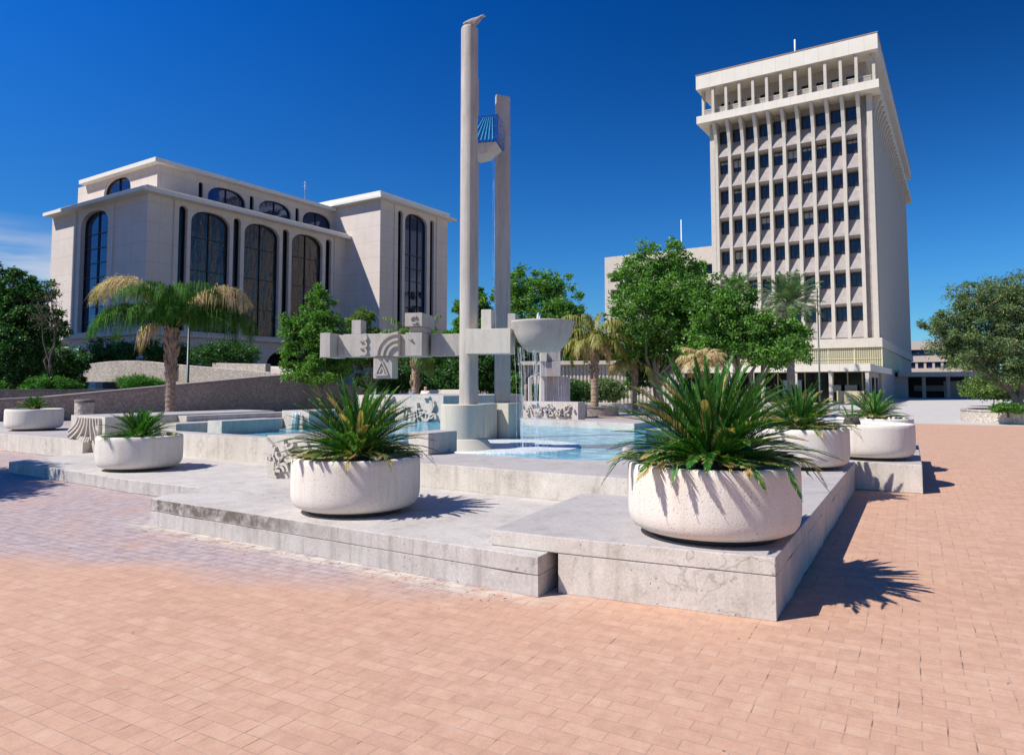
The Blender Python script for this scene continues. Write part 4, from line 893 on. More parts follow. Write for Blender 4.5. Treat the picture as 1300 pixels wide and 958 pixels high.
shrub(176, 484, 26, 7, 41, 'low spiky green tuft on top of the dark ramp wall', 'grass_blades', 7000, 54, base_z=1.2, lL=.2, lW=.03)
shrub(706, 495, 34, 13, 44, 'rounded hedge behind the waterfall', 'leaf_dark', 9000, 55, lL=.16, lW=.08)
shrub(772, 494, 24, 14, 46, 'dusty green hedge right of the golden palm trunk', 'leaf_olive', 8000, 56, lL=.16, lW=.07)
shrub(738, 496, 14, 13, 46.5, 'dusty green hedge left of the golden palm trunk', 'leaf_olive', 6000, 57, lL=.16, lW=.07)
shrub(610, 468, 34, 26, 46, 'tall hedge between the fountain posts', 'leaf_dark', 15000, 58, lL=.2, lW=.1)
shrub(500, 480, 44, 16, 47, 'dark hedge behind the middle sago palm', 'leaf_dark', 12000, 59, lL=.2, lW=.1)
shrub(652, 488, 16, 16, 45, 'round light green bush beside the second post', 'leaf_vivid', 6000, 60, lL=.15, lW=.08)
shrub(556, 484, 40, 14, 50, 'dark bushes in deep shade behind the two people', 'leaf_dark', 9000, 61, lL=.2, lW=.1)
shrub(1262, 490, 34, 16, 56, 'bright green bushes beyond the olive tree', 'leaf_yellowgreen', 9000, 62, lL=.2, lW=.1)
shrub(1310, 480, 30, 22, 60, 'taller bushes at the right edge beyond the olive tree', 'leaf_olive', 9000, 63, lL=.2, lW=.1)
shrub(1280, 517, 16, 5, 29.3, 'low green plants inside the round wall at right', 'leaf_vivid', 3000, 64, base_z=.35)
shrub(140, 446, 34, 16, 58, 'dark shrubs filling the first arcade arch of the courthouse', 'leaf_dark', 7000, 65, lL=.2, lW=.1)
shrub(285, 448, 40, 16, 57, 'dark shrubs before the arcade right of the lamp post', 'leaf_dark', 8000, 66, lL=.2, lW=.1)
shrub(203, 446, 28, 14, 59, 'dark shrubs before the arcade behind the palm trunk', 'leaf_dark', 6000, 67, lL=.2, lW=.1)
# white blossoms on the shrub
# ---------------------------------------------------------------- palms
def palm(name, base, H, tr0, tr1, fronds, label, leaf='leaf_palm', seed=1, leafl=0.5, drylist=(), bk='bark_palm', boots=True, group=None, hang=1.0, nl=46, lw=.03, skirt=0):
    global rng; rng = np.random.default_rng(seed); random.seed(seed)
    root = thing(name, base, label, 'palm tree', group)
    prof = []; K = 40
    for i in range(K + 1):
        t = i / K; r_ = tr0 + (tr1 - tr0) * t; r_ *= 1 + (.05 if i % 2 else -.03); prof.append((r_ * random.uniform(.94, 1.06), t * H))
    mb = MB(); mb.lathe([(0, 0)] + prof + [(0, H)], seg=14, smooth=False)
    if boots:
        for i in range(60):
            z = H * random.uniform(.45, 1.0); a = random.uniform(0, 6.28); r_ = tr0 + (tr1 - tr0) * z / H
            c = Vector((math.cos(a) * r_, math.sin(a) * r_, z)); t_ = Vector((math.cos(a) * (r_ + .10), math.sin(a) * (r_ + .10), z + random.uniform(.15, .4)))
            mb.tube([tuple(c), tuple(t_)], [.06, .015], 5)
    mb.build('trunk', bk, root)
    def make(fl, mats, nm):
        Vs = []; Fs = []; off = 0; rc = MB()
        for (az, el, Lf, droop, hg) in fl:
            steps = 14; p = np.array([tr1 * .5 * math.cos(az), tr1 * .5 * math.sin(az), H]); pts = [p.copy()]; e = el
            for i in range(steps):
                d = np.array([math.cos(e) * math.cos(az), math.cos(e) * math.sin(az), math.sin(e)]); p = p + d * Lf / steps; pts.append(p.copy()); e -= droop / steps * (.35 + 1.3 * i / steps)
            pts = np.array(pts); rc.tube([tuple(q_) for q_ in pts[::2]], [.035, .03, .025, .02, .016, .012, .008, .005], 5)
            n2 = nl * 2; ts = np.repeat(np.linspace(.2, .99, nl), 2) + rng.normal(0, .004, n2); sg = np.tile([-1, 1], nl); ts = np.clip(ts, 0, .995)
            idx = ts * steps; i0 = idx.astype(int); fr = (idx - i0)[:, None]; P = pts[i0] * (1 - fr) + pts[i0 + 1] * fr; T = pts[i0 + 1] - pts[i0]; T /= np.linalg.norm(T, axis=1, keepdims=True)
            side = np.cross(T, [0, 0, 1.0]); side /= (np.linalg.norm(side, axis=1, keepdims=True) + 1e-6)
            ln = leafl * (np.sin(np.clip(ts * .9 + .1, 0, 1) * math.pi) ** .5) * rng.uniform(.45, 1.25, n2)
            D1 = side * sg[:, None] * rng.uniform(.35, .9, n2)[:, None] + T * .45; D1[:, 2] += rng.uniform(-.3, .25, n2) * 1.0; D1 /= np.linalg.norm(D1, axis=1, keepdims=True)
            D2 = D1 * (1 - hg) + np.array([0, 0, -1.0]) * hg + rng.normal(0, .08, (n2, 3)); D2 /= np.linalg.norm(D2, axis=1, keepdims=True)
            L_ = ln[:, None]; wv_ = np.cross(D1, T); wv_ = T - D1 * (T * D1).sum(1, keepdims=True); wv_ /= (np.linalg.norm(wv_, axis=1, keepdims=True) + 1e-6)
            M_ = P + D1 * L_ * .35; E_ = M_ + D2 * L_ * .7
            V = np.stack([P - wv_ * lw * .3, P + wv_ * lw * .3, M_ + wv_ * lw * .5, M_ - wv_ * lw * .5, E_ + wv_ * lw * .12, E_ - wv_ * lw * .12], axis=1).reshape(-1, 3)
            b0 = np.arange(n2)[:, None] * 6; Fq = np.concatenate([b0 + np.array([[0, 1, 2, 3]]), b0 + np.array([[3, 2, 4, 5]])]) + off
            Vs.append(V); Fs.append(Fq); off += len(V)
        npmesh(nm, np.concatenate(Vs), np.concatenate(Fs), [mats], None, root)
        return rc
    rc = make(fronds, leaf, 'fronds'); rc.build('frond_stems', leaf, root)
    if drylist: make(drylist, 'leaf_dry', 'dry_fronds').build('dry_stems', 'leaf_dry', root)
    return root
AR = YAW - rad(90)          # azimuth that points to the right of the picture
def fr_set(n, L0, el_hi, el_lo, hang, seed, dr=(1.2, 1.9), jit=.12):
    random.seed(seed); out = []
    for k in range(n):
        t = k / n; out.append((k * 2.39996, rad(el_hi + (el_lo - el_hi) * t) + random.gauss(0, jit * .5), L0 * random.uniform(.85, 1.1), random.uniform(*dr), hang * random.uniform(.8, 1.05)))
    return out
D = 27.0; Hq = hz(416, D)
fr = []
random.seed(3)
for dz_, el, Lf in ((172, 44, 4.1), (180, 36, 4.2), (188, 28, 3.9), (196, 40, 3.6), (164, 34, 3.6), (184, 50, 3.5),
                   (6, 44, 4.2), (-3, 36, 4.3), (14, 34, 3.9), (-12, 28, 3.8), (22, 42, 3.3), (2, 54, 3.4),
                   (100, 84, 3.6), (80, 80, 3.4), (260, 84, 3.5), (285, 80, 3.3), (60, 86, 3.8), (310, 84, 3.6), (20, 82, 3.4), (340, 86, 3.8), (200, 84, 3.5), (240, 80, 3.2), (45, 74, 2.4), (120, 80, 2.4), (230, 70, 2.4), (300, 62, 2.3), (90, 60, 2.3), (270, 58, 2.2), (325, 66, 2.5), (150, 88, 3.1)):
    fr.append((AR + rad(dz_), rad(el) + random.gauss(0, .04), Lf * .92, random.uniform(2.0, 2.6) + (el > 60) * .7, random.uniform(.8, 1.0)))
dry = [(AR + rad(178), rad(76), 4.6, 3.1, .6), (AR + rad(184), rad(74), 4.4, 3.05, .6), (AR + rad(174), rad(73), 4.2, 3.0, .6), (AR + rad(189), rad(72), 4.3, 3.05, .6), (AR + rad(2), rad(66), 4.0, 2.7, .8), (AR + rad(-5), rad(64), 3.9, 2.7, .8), (AR + rad(-10), rad(60), 3.7, 2.6, .8), (AR + rad(200), rad(20), 1.5, 3.0, .9)]
palm('queen_palm', at(215, D), Hq, .16, .23, fr, 'queen palm with drooping green fronds and two tan dried fronds, before the courthouse', 'leaf_palm', 71, 0.95, dry, nl=84, lw=.024)
D = 37.0
palm('queen_palm', at(527, D), hz(447, D), .2, .2, fr_set(22, 2.5, 86, 0, .85, 5, (1.6, 2.4)), 'thin palm whose trunk shows under the carved beam', 'leaf_yellowgreen', 72, .7, (), nl=44, lw=.05)
D = 38.5
palm('queen_palm', at(755, D, .3), hz(432, D) - .3, .22, .18, fr_set(20, 2.5, 84, -10, .85, 6, (1.7, 2.6)), 'golden-leaved palm standing in the round brick planter', 'leaf_goldpalm', 73, .75,
     [(k * 2.4, rad(10 - 12 * (k % 3)), 1.6, 2.4, .95) for k in range(7)], nl=44, lw=.05)
D = 40.5
palm('queen_palm', at(806, D), hz(462, D), .14, .14, fr_set(9, 2.0, 60, -10, .95, 8, (1.9, 2.6)), 'drooping palm with tan hanging fronds between golden palm and green tree', 'leaf_goldpalm', 75, .7,
     [(AR + rad(180 + 25 * (k - 1)), rad(25), 1.9, 2.7, .95) for k in range(4)], nl=36, lw=.04)
D = 60.0
palm('date_palm', at(1005, D), hz(384, D), .34, .30, fr_set(64, 3.0, 84, -25, .12, 7, (.5, 1.2)), 'grey-green date palm rising in front of the tower above the trees', 'leaf_greypalm', 74, .5, (), 'bark_grey', False, nl=52, lw=.05)
D = 58.0
palm('date_palm', at(936, D), hz(376, D), .3, .28, fr_set(34, 2.6, 82, -10, .15, 9, (.5, 1.3)), 'grey palm crown half hidden at the top of the rounded tree', 'leaf_greypalm', 77, .45, (), 'bark_grey', False, nl=40, lw=.05)
# pale dry palm head behind the largest sago palm
D = 24.0
palm('dwarf_palm', at(893, D, .3), hz(462, D) - .3, .14, .12, fr_set(26, .95, 80, 10, .5, 10, (1.6, 2.8)), 'straw-coloured dry palm head showing above the largest sago palm', 'leaf_dry', 76, .34, (), 'bark_palm', False, nl=34, lw=.02)

# ---------------------------------------------------------------- round planters in the distance
def ring(name, px, D, r, h, lb, mat, zs=None, soil='ground_soil'):
    p = at(px, D, 0); root = thing(name, p, lb, 'planter')
    MB().lathe([(r, 0), (r, h - .06), (r + .03, h - .06), (r + .03, h), (r - .28, h), (r - .28, h - .25), (0, h - .25)], seg=72, smooth=False).build('ring_wall', mat, root)
    MB().lathe([(0, h - .16), (r - .285, h - .2)], seg=40).build('soil', soil, root); return root
ring('round_planter', 755, 38.5, 1.3, .52, 'round low brick planter ring around the golden palm', 'brown_aggregate')
ring('round_planter', 1332, 31.2, 3.3, .56, 'large round pale stone ring around the olive tree', 'pale_aggregate')

# ---------------------------------------------------------------- ramp walls
def wallxz(y0, y1, prof, mat, name, label, cat='wall', zb=0.0):
    """wall along X between y0 and y1 whose top follows prof [(x, z), ...]"""
    n = len(prof); x_ = sum(p[0] for p in prof) / n; base = Vector((x_, y0, 0)); vs = []
    for (x, z) in prof: vs += [(x, y0, zb), (x, y1, zb), (x, y1, z), (x, y0, z)]
    fs = [(0, 3, 2, 1)]
    for i in range(n - 1):
        a = i * 4; b2 = a + 4; fs += [(a, b2, b2 + 3, a + 3), (a + 1, a + 2, b2 + 2, b2 + 1), (a + 3, b2 + 3, b2 + 2, a + 2), (a, a + 1, b2 + 1, b2)]
    a = (n - 1) * 4; fs.append((a, a + 1, a + 2, a + 3))
    root = thing(name, base, label, cat)
    rel(root).add(vs, fs).build('wall_body', mat, root, bevel=.02)
    vs = []
    for (x, z) in prof: vs += [(x, y0 - .04, z + .004), (x, y1 + .04, z + .004), (x, y1 + .04, z + .10), (x, y0 - .04, z + .10)]
    rel(root).add(vs, fs).build('coping', 'copper_edge' if False else 'panel_concrete', root)
    return root
wallxz(35.4, 35.9, [(9, .75), (15.6, 1.02), (20.9, 1.50), (27.3, 2.08), (29.9, 2.25), (30.3, 2.25)], 'brown_aggregate', 'ramp_wall', 'dark brown pebble-finished ramp wall rising to the right behind the fountain')
wallxz(37.4, 37.9, [(30.3, 2.2), (33.8, 1.72), (38.5, 1.6)], 'brown_aggregate', 'ramp_wall', 'lower continuation of the pebble ramp wall behind the upright tree')
wallxz(38.0, 38.4, [(12, 1.35), (20, 1.35)], 'brown_aggregate', 'garden_wall', 'dark low garden wall behind the leftmost planter')
def facewall(px0, z00, z01, px1, z10, z11, D0, D1, mat, name, label, thick=.5, mid=None, cat='wall'):
    """upright wall seen from px0 to px1 with given bottom/top heights at both ends"""
    a = at(px0, D0); b2 = at(px1, D1); base = (a + b2) / 2; root = thing(name, base, label, cat)
    n = Vector(((b2 - a).y, -(b2 - a).x, 0)).normalized(); n = n if n.dot(FH) > 0 else -n
    K = 14; P = []
    for i in range(K + 1):
        t = i / K; q_ = a.lerp(b2, t); bot = z00 + (z10 - z00) * t; top = z01 + (z11 - z01) * t
        if mid: top += mid * 4 * t * (1 - t)
        P.append((q_, bot, top))
    vs = []; 
    for q_, bo, tp in P:
        for o_, z_ in ((0, bo), (1, bo), (1, tp), (0, tp)): r_ = q_ + n * thick * o_; vs.append((r_.x, r_.y, z_))
    fs = [(0, 3, 2, 1), tuple(K * 4 + j for j in range(4))]
    for i in range(K):
        a_ = i * 4; c_ = a_ + 4; fs += [(a_, c_, c_ + 3, a_ + 3), (a_ + 1, a_ + 2, c_ + 2, c_ + 1), (a_ + 3, c_ + 3, c_ + 2, a_ + 2), (a_, a_ + 1, c_ + 1, c_)]
    rel(root).add(vs, fs).build('wall_body', mat, root, bevel=.03)
    return root
facewall(104, hz(485, 47), hz(463, 47), 217, hz(484, 45), hz(463, 45), 47, 45, 'pale_aggregate', 'curved_wall', 'bright pebble-finished wall with curved top left of the palm trunk', mid=.28, thick=.6)
facewall(217, 0.4, hz(462, 48), 372, 1.2, hz(475, 45.3), 48, 45.3, 'pale_aggregate', 'curved_wall', 'bright pebble-finished wall sloping down to the right of the palm trunk', thick=.6)
facewall(268, 0, hz(460.5, 55), 336, 0, hz(462, 52), 55, 52, 'pale_aggregate', 'curved_wall', 'upper landing parapet above the sloping bright wall', thick=.5)
facewall(336, 0, hz(464.5, 55), 374, 0, hz(472.5, 53), 55, 53, 'white_plaster', 'landing_block', 'pale stepped landing block at the top of the ramp', thick=2.0)
facewall(545, 0, hz(494.5, 45), 590, 0, hz(494.5, 43), 45, 43, 'white_plaster', 'garden_wall', 'cream low garden wall right of the two people', thick=.4)
facewall(660, 0.05, hz(513.5, 36.5), 745, 0.05, hz(513.5, 36), 36.5, 36, 'slab_concrete', 'garden_wall', 'pale seat wall behind the waterfall in front of the hedge', thick=.5)
facewall(745, 0.05, hz(511, 41), 850, 0.05, hz(512, 41), 41, 41, 'white_plaster', 'garden_wall', 'cream low seat wall right of the round brick planter', thick=.5)
# lamp posts, flagpole ----------------------------------------------------
def post(px, D, ztop, r, lb, mat='green_steel', name='lamp_post', head=True, cat='lamp post'):
    p = at(px, D, 0); root = thing(name, p, lb, cat)
    MB().lathe([(0, 0), (r * 1.8, 0), (r * 1.8, .3), (r, .4), (r * .7, ztop), (0, ztop)], seg=12).build('pole', mat, root)
    if head: MB().lathe([(0, ztop), (.10, ztop), (.26, ztop + .10), (.26, ztop + .42), (.1, ztop + .5), (0, ztop + .5)], seg=14).build('lamp_head', 'grey_steel', root)
    return root
post(237, 44, hz(402, 44), .10, 'dark green lamp post right of the queen palm trunk')
post(1041.5, 52, hz(366, 52), .06, 'slim dark post standing before the tower', 'green_steel', 'flagpole', False, 'flagpole')
post(868, 120, hz(279, 120), .12, 'white flagpole rising above the large green tree', 'trim_white', 'flagpole', False, 'flagpole')
post(958, 54, hz(470, 54), .05, 'thin post under the tower canopy left of the slim lamp', 'grey_steel', 'sign_post', False, 'post')
# bins --------------------------------------------------------------------
p = at(106, 26.5, 0); rt = thing('litter_bin', p, 'round pebble-finished litter bin behind the carved ribs', 'bin')
MB().lathe([(0, 0), (.31, 0), (.32, .98), (0, .98)], seg=28, smooth=False).build('bin_body', 'pale_aggregate', rt)
MB().lathe([(.33, .984), (.34, 1.08), (.30, 1.10), (.16, 1.11), (.15, 1.0), (0, 1.0)], seg=28).build('bin_lid', 'dark_taupe', rt)
p = at(1062, 46, 0); rt = thing('litter_bin', p, 'small square grey bin by the cream wall under the canopy', 'bin')
MB().box(-.19, .19, -.19, .19, 0, .52).build('bin_body', 'grey_steel', rt, bevel=.02)
MB().box(-.22, .22, -.22, .22, .524, .62).build('bin_lid', 'dark_frame', rt, bevel=.02)

# ---------------------------------------------------------------- wall with openings
def wall_open(mb, o, u, n, u0, u1, z0, z1, ops, depth=.5, seg=12, back=None):
    """front face of a wall in the plane o + u*a + z, outward normal -n (n points inwards); ops: (a0, a1, sill, spring, rise)"""
    Z = Vector((0, 0, 1)); P = lambda a, z, d=0.0: tuple(o + u * a + Z * z + n * d)
    ops = sorted(ops); cur = u0
    def quad(a0, a1, b0, b1):
        if a1 - a0 > 1e-4 and b1 - b0 > 1e-4: mb.add([P(a0, b0), P(a1, b0), P(a1, b1), P(a0, b1)], [(0, 1, 2, 3)])
    for (a0, a1, s0, sp_, rise) in ops:
        quad(cur, a0, z0, z1); quad(a0, a1, z0, s0)
        c = (a0 + a1) / 2; h = (a1 - a0) / 2; cv = []
        for i in range(seg + 1):
            t = -1 + 2 * i / seg; x = c + h * math.sin(t * math.pi / 2); cv.append((x, sp_ + rise * max(0, 1 - abs((x - c) / h) ** 2.5) ** 0.5))
        for i in range(seg):
            (xa, za), (xb, zb) = cv[i], cv[i + 1]
            mb.add([P(xa, za), P(xb, zb), P(xb, z1), P(xa, z1)], [(0, 1, 2, 3)])
            mb.add([P(xa, za), P(xb, zb), P(xb, zb, depth), P(xa, za, depth)], [(0, 1, 2, 3)])
        mb.add([P(a0, s0), P(a0, sp_), P(a0, sp_, depth), P(a0, s0, depth)], [(0, 1, 2, 3)])
        mb.add([P(a1, s0), P(a1, sp_), P(a1, sp_, depth), P(a1, s0, depth)], [(0, 1, 2, 3)])
        mb.add([P(a0, s0), P(a1, s0), P(a1, s0, depth), P(a0, s0, depth)], [(0, 1, 2, 3)])
        cur = a1
    quad(cur, u1, z0, z1)
def arch_window(root, o, u, n, a0, a1, s0, sp_, rise, depth, gl, mull=2, bars=(), frame=.09, top_strip=False):
    Z = Vector((0, 0, 1)); c = (a0 + a1) / 2; h = (a1 - a0) / 2
    def curve(hh, rr, k=16): return [(c + hh * math.sin((-1 + 2 * i / k) * math.pi / 2), sp_ + rr * max(0, 1 - abs(math.sin((-1 + 2 * i / k) * math.pi / 2)) ** 2.5) ** 0.5) for i in range(k + 1)]
    fr_ = rel(root); outer = [(a0, s0)] + curve(h, rise) + [(a1, s0)]; inner = [(a0 + frame, s0 + frame)] + curve(h - frame, max(.02, rise - frame)) + [(a1 - frame, s0 + frame)]
    def P(a, z, d): return tuple(o + u * a + Z * z + n * d)
    k = len(outer); vs = [P(a, z, depth - .12) for a, z in outer] + [P(a, z, depth - .12) for a, z in inner] + [P(a, z, depth - .02) for a, z in inner]
    fr_.add(vs, [(i, (i + 1) % k, (i + 1) % k + k, i + k) for i in range(k)] + [(i + k, (i + 1) % k + k, (i + 1) % k + 2 * k, i + 2 * k) for i in range(k)])
    def zt(a): return sp_ + rise * math.sqrt(max(0, 1 - ((a - c) / h) ** 2)) - .02
    def bar(aa, ab, za, zb, d0=.13):
        vs = [P(x, z, d) for d in (depth - d0, depth - .02) for x, z in ((aa, za), (ab, za), (ab, zb), (aa, zb))]
        fr_.add(vs, [(0, 1, 2, 3), (7, 6, 5, 4), (0, 4, 5, 1), (1, 5, 6, 2), (2, 6, 7, 3), (3, 7, 4, 0)])
    if mull:
        for i in range(1, mull):
            a = a0 + (a1 - a0) * i / mull; bar(a - .03, a + .03, s0, min(zt(a - .05), zt(a + .05)))
    if mull == 3.5: pass
    for z in bars:
        if z < sp_ + rise - .3:
            hw = h if z <= sp_ else h * math.sqrt(max(0.01, 1 - ((z - sp_) / rise) ** 2)); bar(c - hw + .05, c + hw - .05, z - .035, z + .035, .11)
    w_ = fr_.build('window', 'dark_frame', root)
    g = rel(root); pts = [(a0, s0)] + curve(h, rise) + [(a1, s0)]; g.add([P(a, z, depth) for a, z in pts], [tuple(range(len(pts)))]); g.build('pane', gl, w_)
    return w_

# ---------------------------------------------------------------- courthouse at the left
XC, YC = 36.18, 63.96
CH = thing('courthouse', (XC, YC, 0), 'pale stone courthouse with tall arched dark windows and thin projecting roofs', 'building')
UX, UY = Vector((1, 0, 0)), Vector((0, 1, 0)); ZB = 6.75
slots = [(39.35, 40.25), (45.45, 46.35), (51.8, 52.7), (58.15, 59.05)]; arches = [(40.65, 45.05), (46.8, 51.35), (53.1, 57.65)]
ops = [(a - XC, b2 - XC, ZB + .25, 18.85, .45) for a, b2 in slots] + [(a - XC, b2 - XC, ZB + .25, 18.0, 1.25) for a, b2 in arches]
O1 = Vector((XC, YC, 0)); mb = rel(CH)
wall_open(mb, O1, UX, UY, 0, 25.3, ZB, 19.7, ops, .55)
mb.add([(XC, YC, ZB), (XC, YC + 20.5, ZB), (XC, YC + 20.5, 19.7), (XC, YC, 19.7)], [(0, 1, 2, 3)]) if False else None
opl = [(70.9 - YC, 76.2 - YC, ZB + .25, 18.0, 1.35)]
wall_open(mb, O1, UY, UX, 0, 18.4, ZB, 19.7, opl, .6)
mb.build('wall', 'courthouse_stone', CH)
# raised surrounds round the openings (thin pilasters)
for a in (38.9, 59.6): rel(CH).box(a - .12, a + .12, YC - .12, YC - .003, ZB, 19.69).build('pilaster', 'courthouse_stone', CH)
for a in (69.9, 77.2): rel(CH).box(XC - .12, XC - .003, a - .15, a + .15, ZB, 19.69).build('pilaster', 'courthouse_stone', CH)
fl = [9.6, 12.9, 16.2]
for (a, b2) in slots: arch_window(CH, O1, UX, UY, a - XC, b2 - XC, ZB + .25, 18.85, .45, .5, 'black_glass', 0)
for (a, b2) in arches: arch_window(CH, O1, UX, UY, a - XC, b2 - XC, ZB + .25, 18.0, 1.25, .5, 'mirror_glass', 2, [9.9, 13.2, 16.5])
arch_window(CH, O1, UY, UX, 70.9 - YC, 76.2 - YC, ZB + .25, 18.0, 1.35, .55, 'blue_glass', 2, [8.1, 9.6, 11.1, 12.6, 14.1, 15.6, 17.1])
EAVE1 = 82.3; EAVE2 = 80.4
# roof slab of the main block
rel(CH).box(XC - 1.0, 61.39, YC - 1.0, EAVE1, 19.72, 20.06).build('roof_slab', 'trim_white', CH)
rel(CH).box(XC - .3, 61.38, YC - .3, EAVE1 - 1.5, 20.062, 20.45).build('roof_slab', 'courthouse_stone', CH)
# arcade below
rel(CH).box(XC - .5, 61.4, YC - .5, YC + 19.2, 6.40, 6.748).build('band_course', 'courthouse_stone', CH)
mb = rel(CH)
ax = [(37.0, 42.0), (43.2, 48.8), (50.0, 55.6), (56.6, 60.8)]
wall_open(mb, O1, UX, UY, 0, 25.3, 0, 6.398, [(a - XC, b2 - XC, 0.02, 4.0, 1.55) for a, b2 in ax], .7)
wall_open(mb, O1, UY, UX, 0, 18.4, 0, 6.398, [(1.6, 8.2, .02, 4.0, 1.55), (9.6, 16.2, .02, 4.0, 1.55)], .7)
mb.build('arcade', 'courthouse_stone', CH)
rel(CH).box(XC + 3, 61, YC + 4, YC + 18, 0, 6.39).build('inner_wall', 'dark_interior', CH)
# set back top storey
X2, Y2 = XC + 2.3, YC + 2.5; Z2 = hz(205, 67) ; Z2 = 23.55
O2 = Vector((X2, Y2, 0)); mb = rel(CH)
us = [(42.95, 43.5), (49.2, 49.75), (55.6, 56.15)]; ua = [(44.05, 48.67), (50.43, 54.96), (56.72, 61.2)]
ops = [(a - X2, b2 - X2, 21.0, 22.6, .3) for a, b2 in us] + [(a - X2, b2 - X2, 21.0, 21.75, 1.2) for a, b2 in ua]
wall_open(mb, O2, UX, UY, 0, 24.5, 20.2, Z2, ops, .4)
wall_open(mb, O2, UY, UX, 0, 15.5, 20.2, Z2, [(4.8, 10.0, 21.0, 22.0, 1.4)], .4)
mb.build('upper_wall', 'courthouse_stone', CH)
for (a, b2) in us: arch_window(CH, O2, UX, UY, a - X2, b2 - X2, 21.0, 22.6, .3, .35, 'black_glass', 0)
for (a, b2) in ua: arch_window(CH, O2, UX, UY, a - X2, b2 - X2, 21.0, 21.75, 1.2, .35, 'blue_glass', 2)
arch_window(CH, O2, UY, UX, 4.8, 10.0, 21.0, 22.0, 1.4, .35, 'blue_glass', 2)
rel(CH).box(X2 - .7, 61.3, Y2 - .8, EAVE2, Z2 + .004, Z2 + .42).build('roof_slab', 'trim_white', CH)
# right hand wing
XW, YW = 61.4, 58.2; OW = Vector((XW, YW, 0)); mb = rel(CH)
wall_open(mb, OW, UX, UY, 0, 13.0, ZB, 24.0, [(3.15, 3.98, ZB + .25, 23.0, .4), (4.45, 8.72, ZB + .25, 22.3, 1.2), (9.36, 10.15, ZB + .25, 23.0, .4)], .5)
mb.add([(XW, YW, 0), (XW, YC + 20, 0), (XW, YC + 20, 24.0), (XW, YW, 24.0)], [(0, 1, 2, 3)]); mb.add([(XW + 13, YW, 0), (XW + 13, YC + 20, 0), (XW + 13, YC + 20, 24.0), (XW + 13, YW, 24.0)], [(3, 2, 1, 0)])
mb.add([(XW, YW, 0), (XW + 13, YW, 0), (XW + 13, YW, ZB), (XW, YW, ZB)], [(0, 1, 2, 3)])
mb.build('wing_wall', 'courthouse_stone', CH)
rel(CH).box(XW + 2.4, XW + 2.6, YW - .1, YW - .003, ZB, 23.98).build('pilaster', 'courthouse_stone', CH)
rel(CH).box(XW + 10.6, XW + 10.8, YW - .1, YW - .003, ZB, 23.98).build('pilaster', 'courthouse_stone', CH)
arch_window(CH, OW, UX, UY, 3.15, 3.98, ZB + .25, 23.0, .4, .45, 'black_glass', 0)
arch_window(CH, OW, UX, UY, 4.45, 8.72, ZB + .25, 22.3, 1.2, .45, 'blue_glass', 3, [8.2, 9.9, 11.5, 13.2, 14.9, 16.5, 18.2])
arch_window(CH, OW, UX, UY, 9.36, 10.15, ZB + .25, 23.0, .4, .45, 'black_glass', 0)
rel(CH).box(XW - .9, XW + 13.9, YW - .9, YC + 20, 24.01, 24.3).build('roof_slab', 'trim_white', CH)
rel(CH).box(XW - .5, XW + 13.0, YW - .4, YC + 19, 24.302, 24.92).build('roof_slab', 'trim_white', CH)
rel(CH).tube([(XW - 4, YC + 3, 23.9), (XW - 4, YC + 3, 26.6)], .05, 6).build('antenna', 'grey_steel', CH)
mb = rel(CH); 
for z_ in (25.9, 26.3): mb.tube([(XW - 4.4, YC + 3, z_), (XW - 3.6, YC + 3, z_)], .03, 5)
mb.build('antenna_arms', 'grey_steel', CH)
facewall(20, 0, hz(386, 84), 69, 0, hz(386, 86), 84, 86, 'panel_concrete', 'annex_building', 'low grey annex at the left foot of the courthouse', thick=8, cat='building')
# neighbouring office block outside the frame at the left: its shadow lies on the courthouse's end wall
OB = thing('office_block', (6, 76, 0), 'plain office block beyond the left edge that shades the courthouse end wall', 'building')
rel(OB).box(-8, 16.2, 77.5, 92.7, 0, 49.3).build('wall', 'tan_building', OB)
for k in range(10):
    for j in range(3):
        yy = 91 - j * 4.8; rel(OB).box(16.203, 16.4, yy - 3.0, yy, 3 + k * 4.5, 5.2 + k * 4.5).build('window', 'black_glass', OB)

# ---------------------------------------------------------------- tower
TX, TY = 87.7, 7.65                       # near right corner of the shaft
TW = thing('office_tower', (TX, TY, 0), 'ten storey concrete office tower with sloped window hoods and flaring roof slabs', 'building')
TY1 = 26.2; LX = 57.0; ZT = 34.9
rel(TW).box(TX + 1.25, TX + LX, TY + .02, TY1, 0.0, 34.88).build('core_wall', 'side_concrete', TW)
# the side skin in tall panels with vertical joints
mb = rel(TW)
for k in range(12):
    a = TX + .9 + k * (LX - .9) / 12; b2 = TX + .9 + (k + 1) * (LX - .9) / 12 - .05
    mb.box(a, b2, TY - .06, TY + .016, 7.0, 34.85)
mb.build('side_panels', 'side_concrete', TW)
piers_y = [25.4, 23.66, 22.0, 20.36, 18.77, 17.17, 15.49, 13.95, 12.34, 10.66, 9.02]
piers_y = [9.02 + k * 1.638 for k in range(11)]
def pier_mesh():
    pr = [(0, 7.02), (0, 31.0), (-.10, 32.2), (-.40, 33.4), (-.95, 34.3), (-1.25, 34.86)]
    mb = MB(); n = len(pr); w0 = .19; vs = []
    for (x, z) in pr: vs += [(x, -w0, z), (x, w0, z), (1.24, w0, z), (1.24, -w0, z)]
    fs = [(3, 2, 1, 0), tuple((n - 1) * 4 + j for j in range(4))]
    for i in range(n - 1):
        for j in range(4): fs.append((i * 4 + j, i * 4 + (j + 1) % 4, (i + 1) * 4 + (j + 1) % 4, (i + 1) * 4 + j))
    return mb.add(vs, fs)
pier = pier_mesh().build('pier', 'tower_concrete', TW)
for k, y in enumerate(piers_y):
    o = pier if k == 0 else pier.copy()
    if k: COL.objects.link(o); o.parent = TW
    o.location = (0, y - TY, 0)
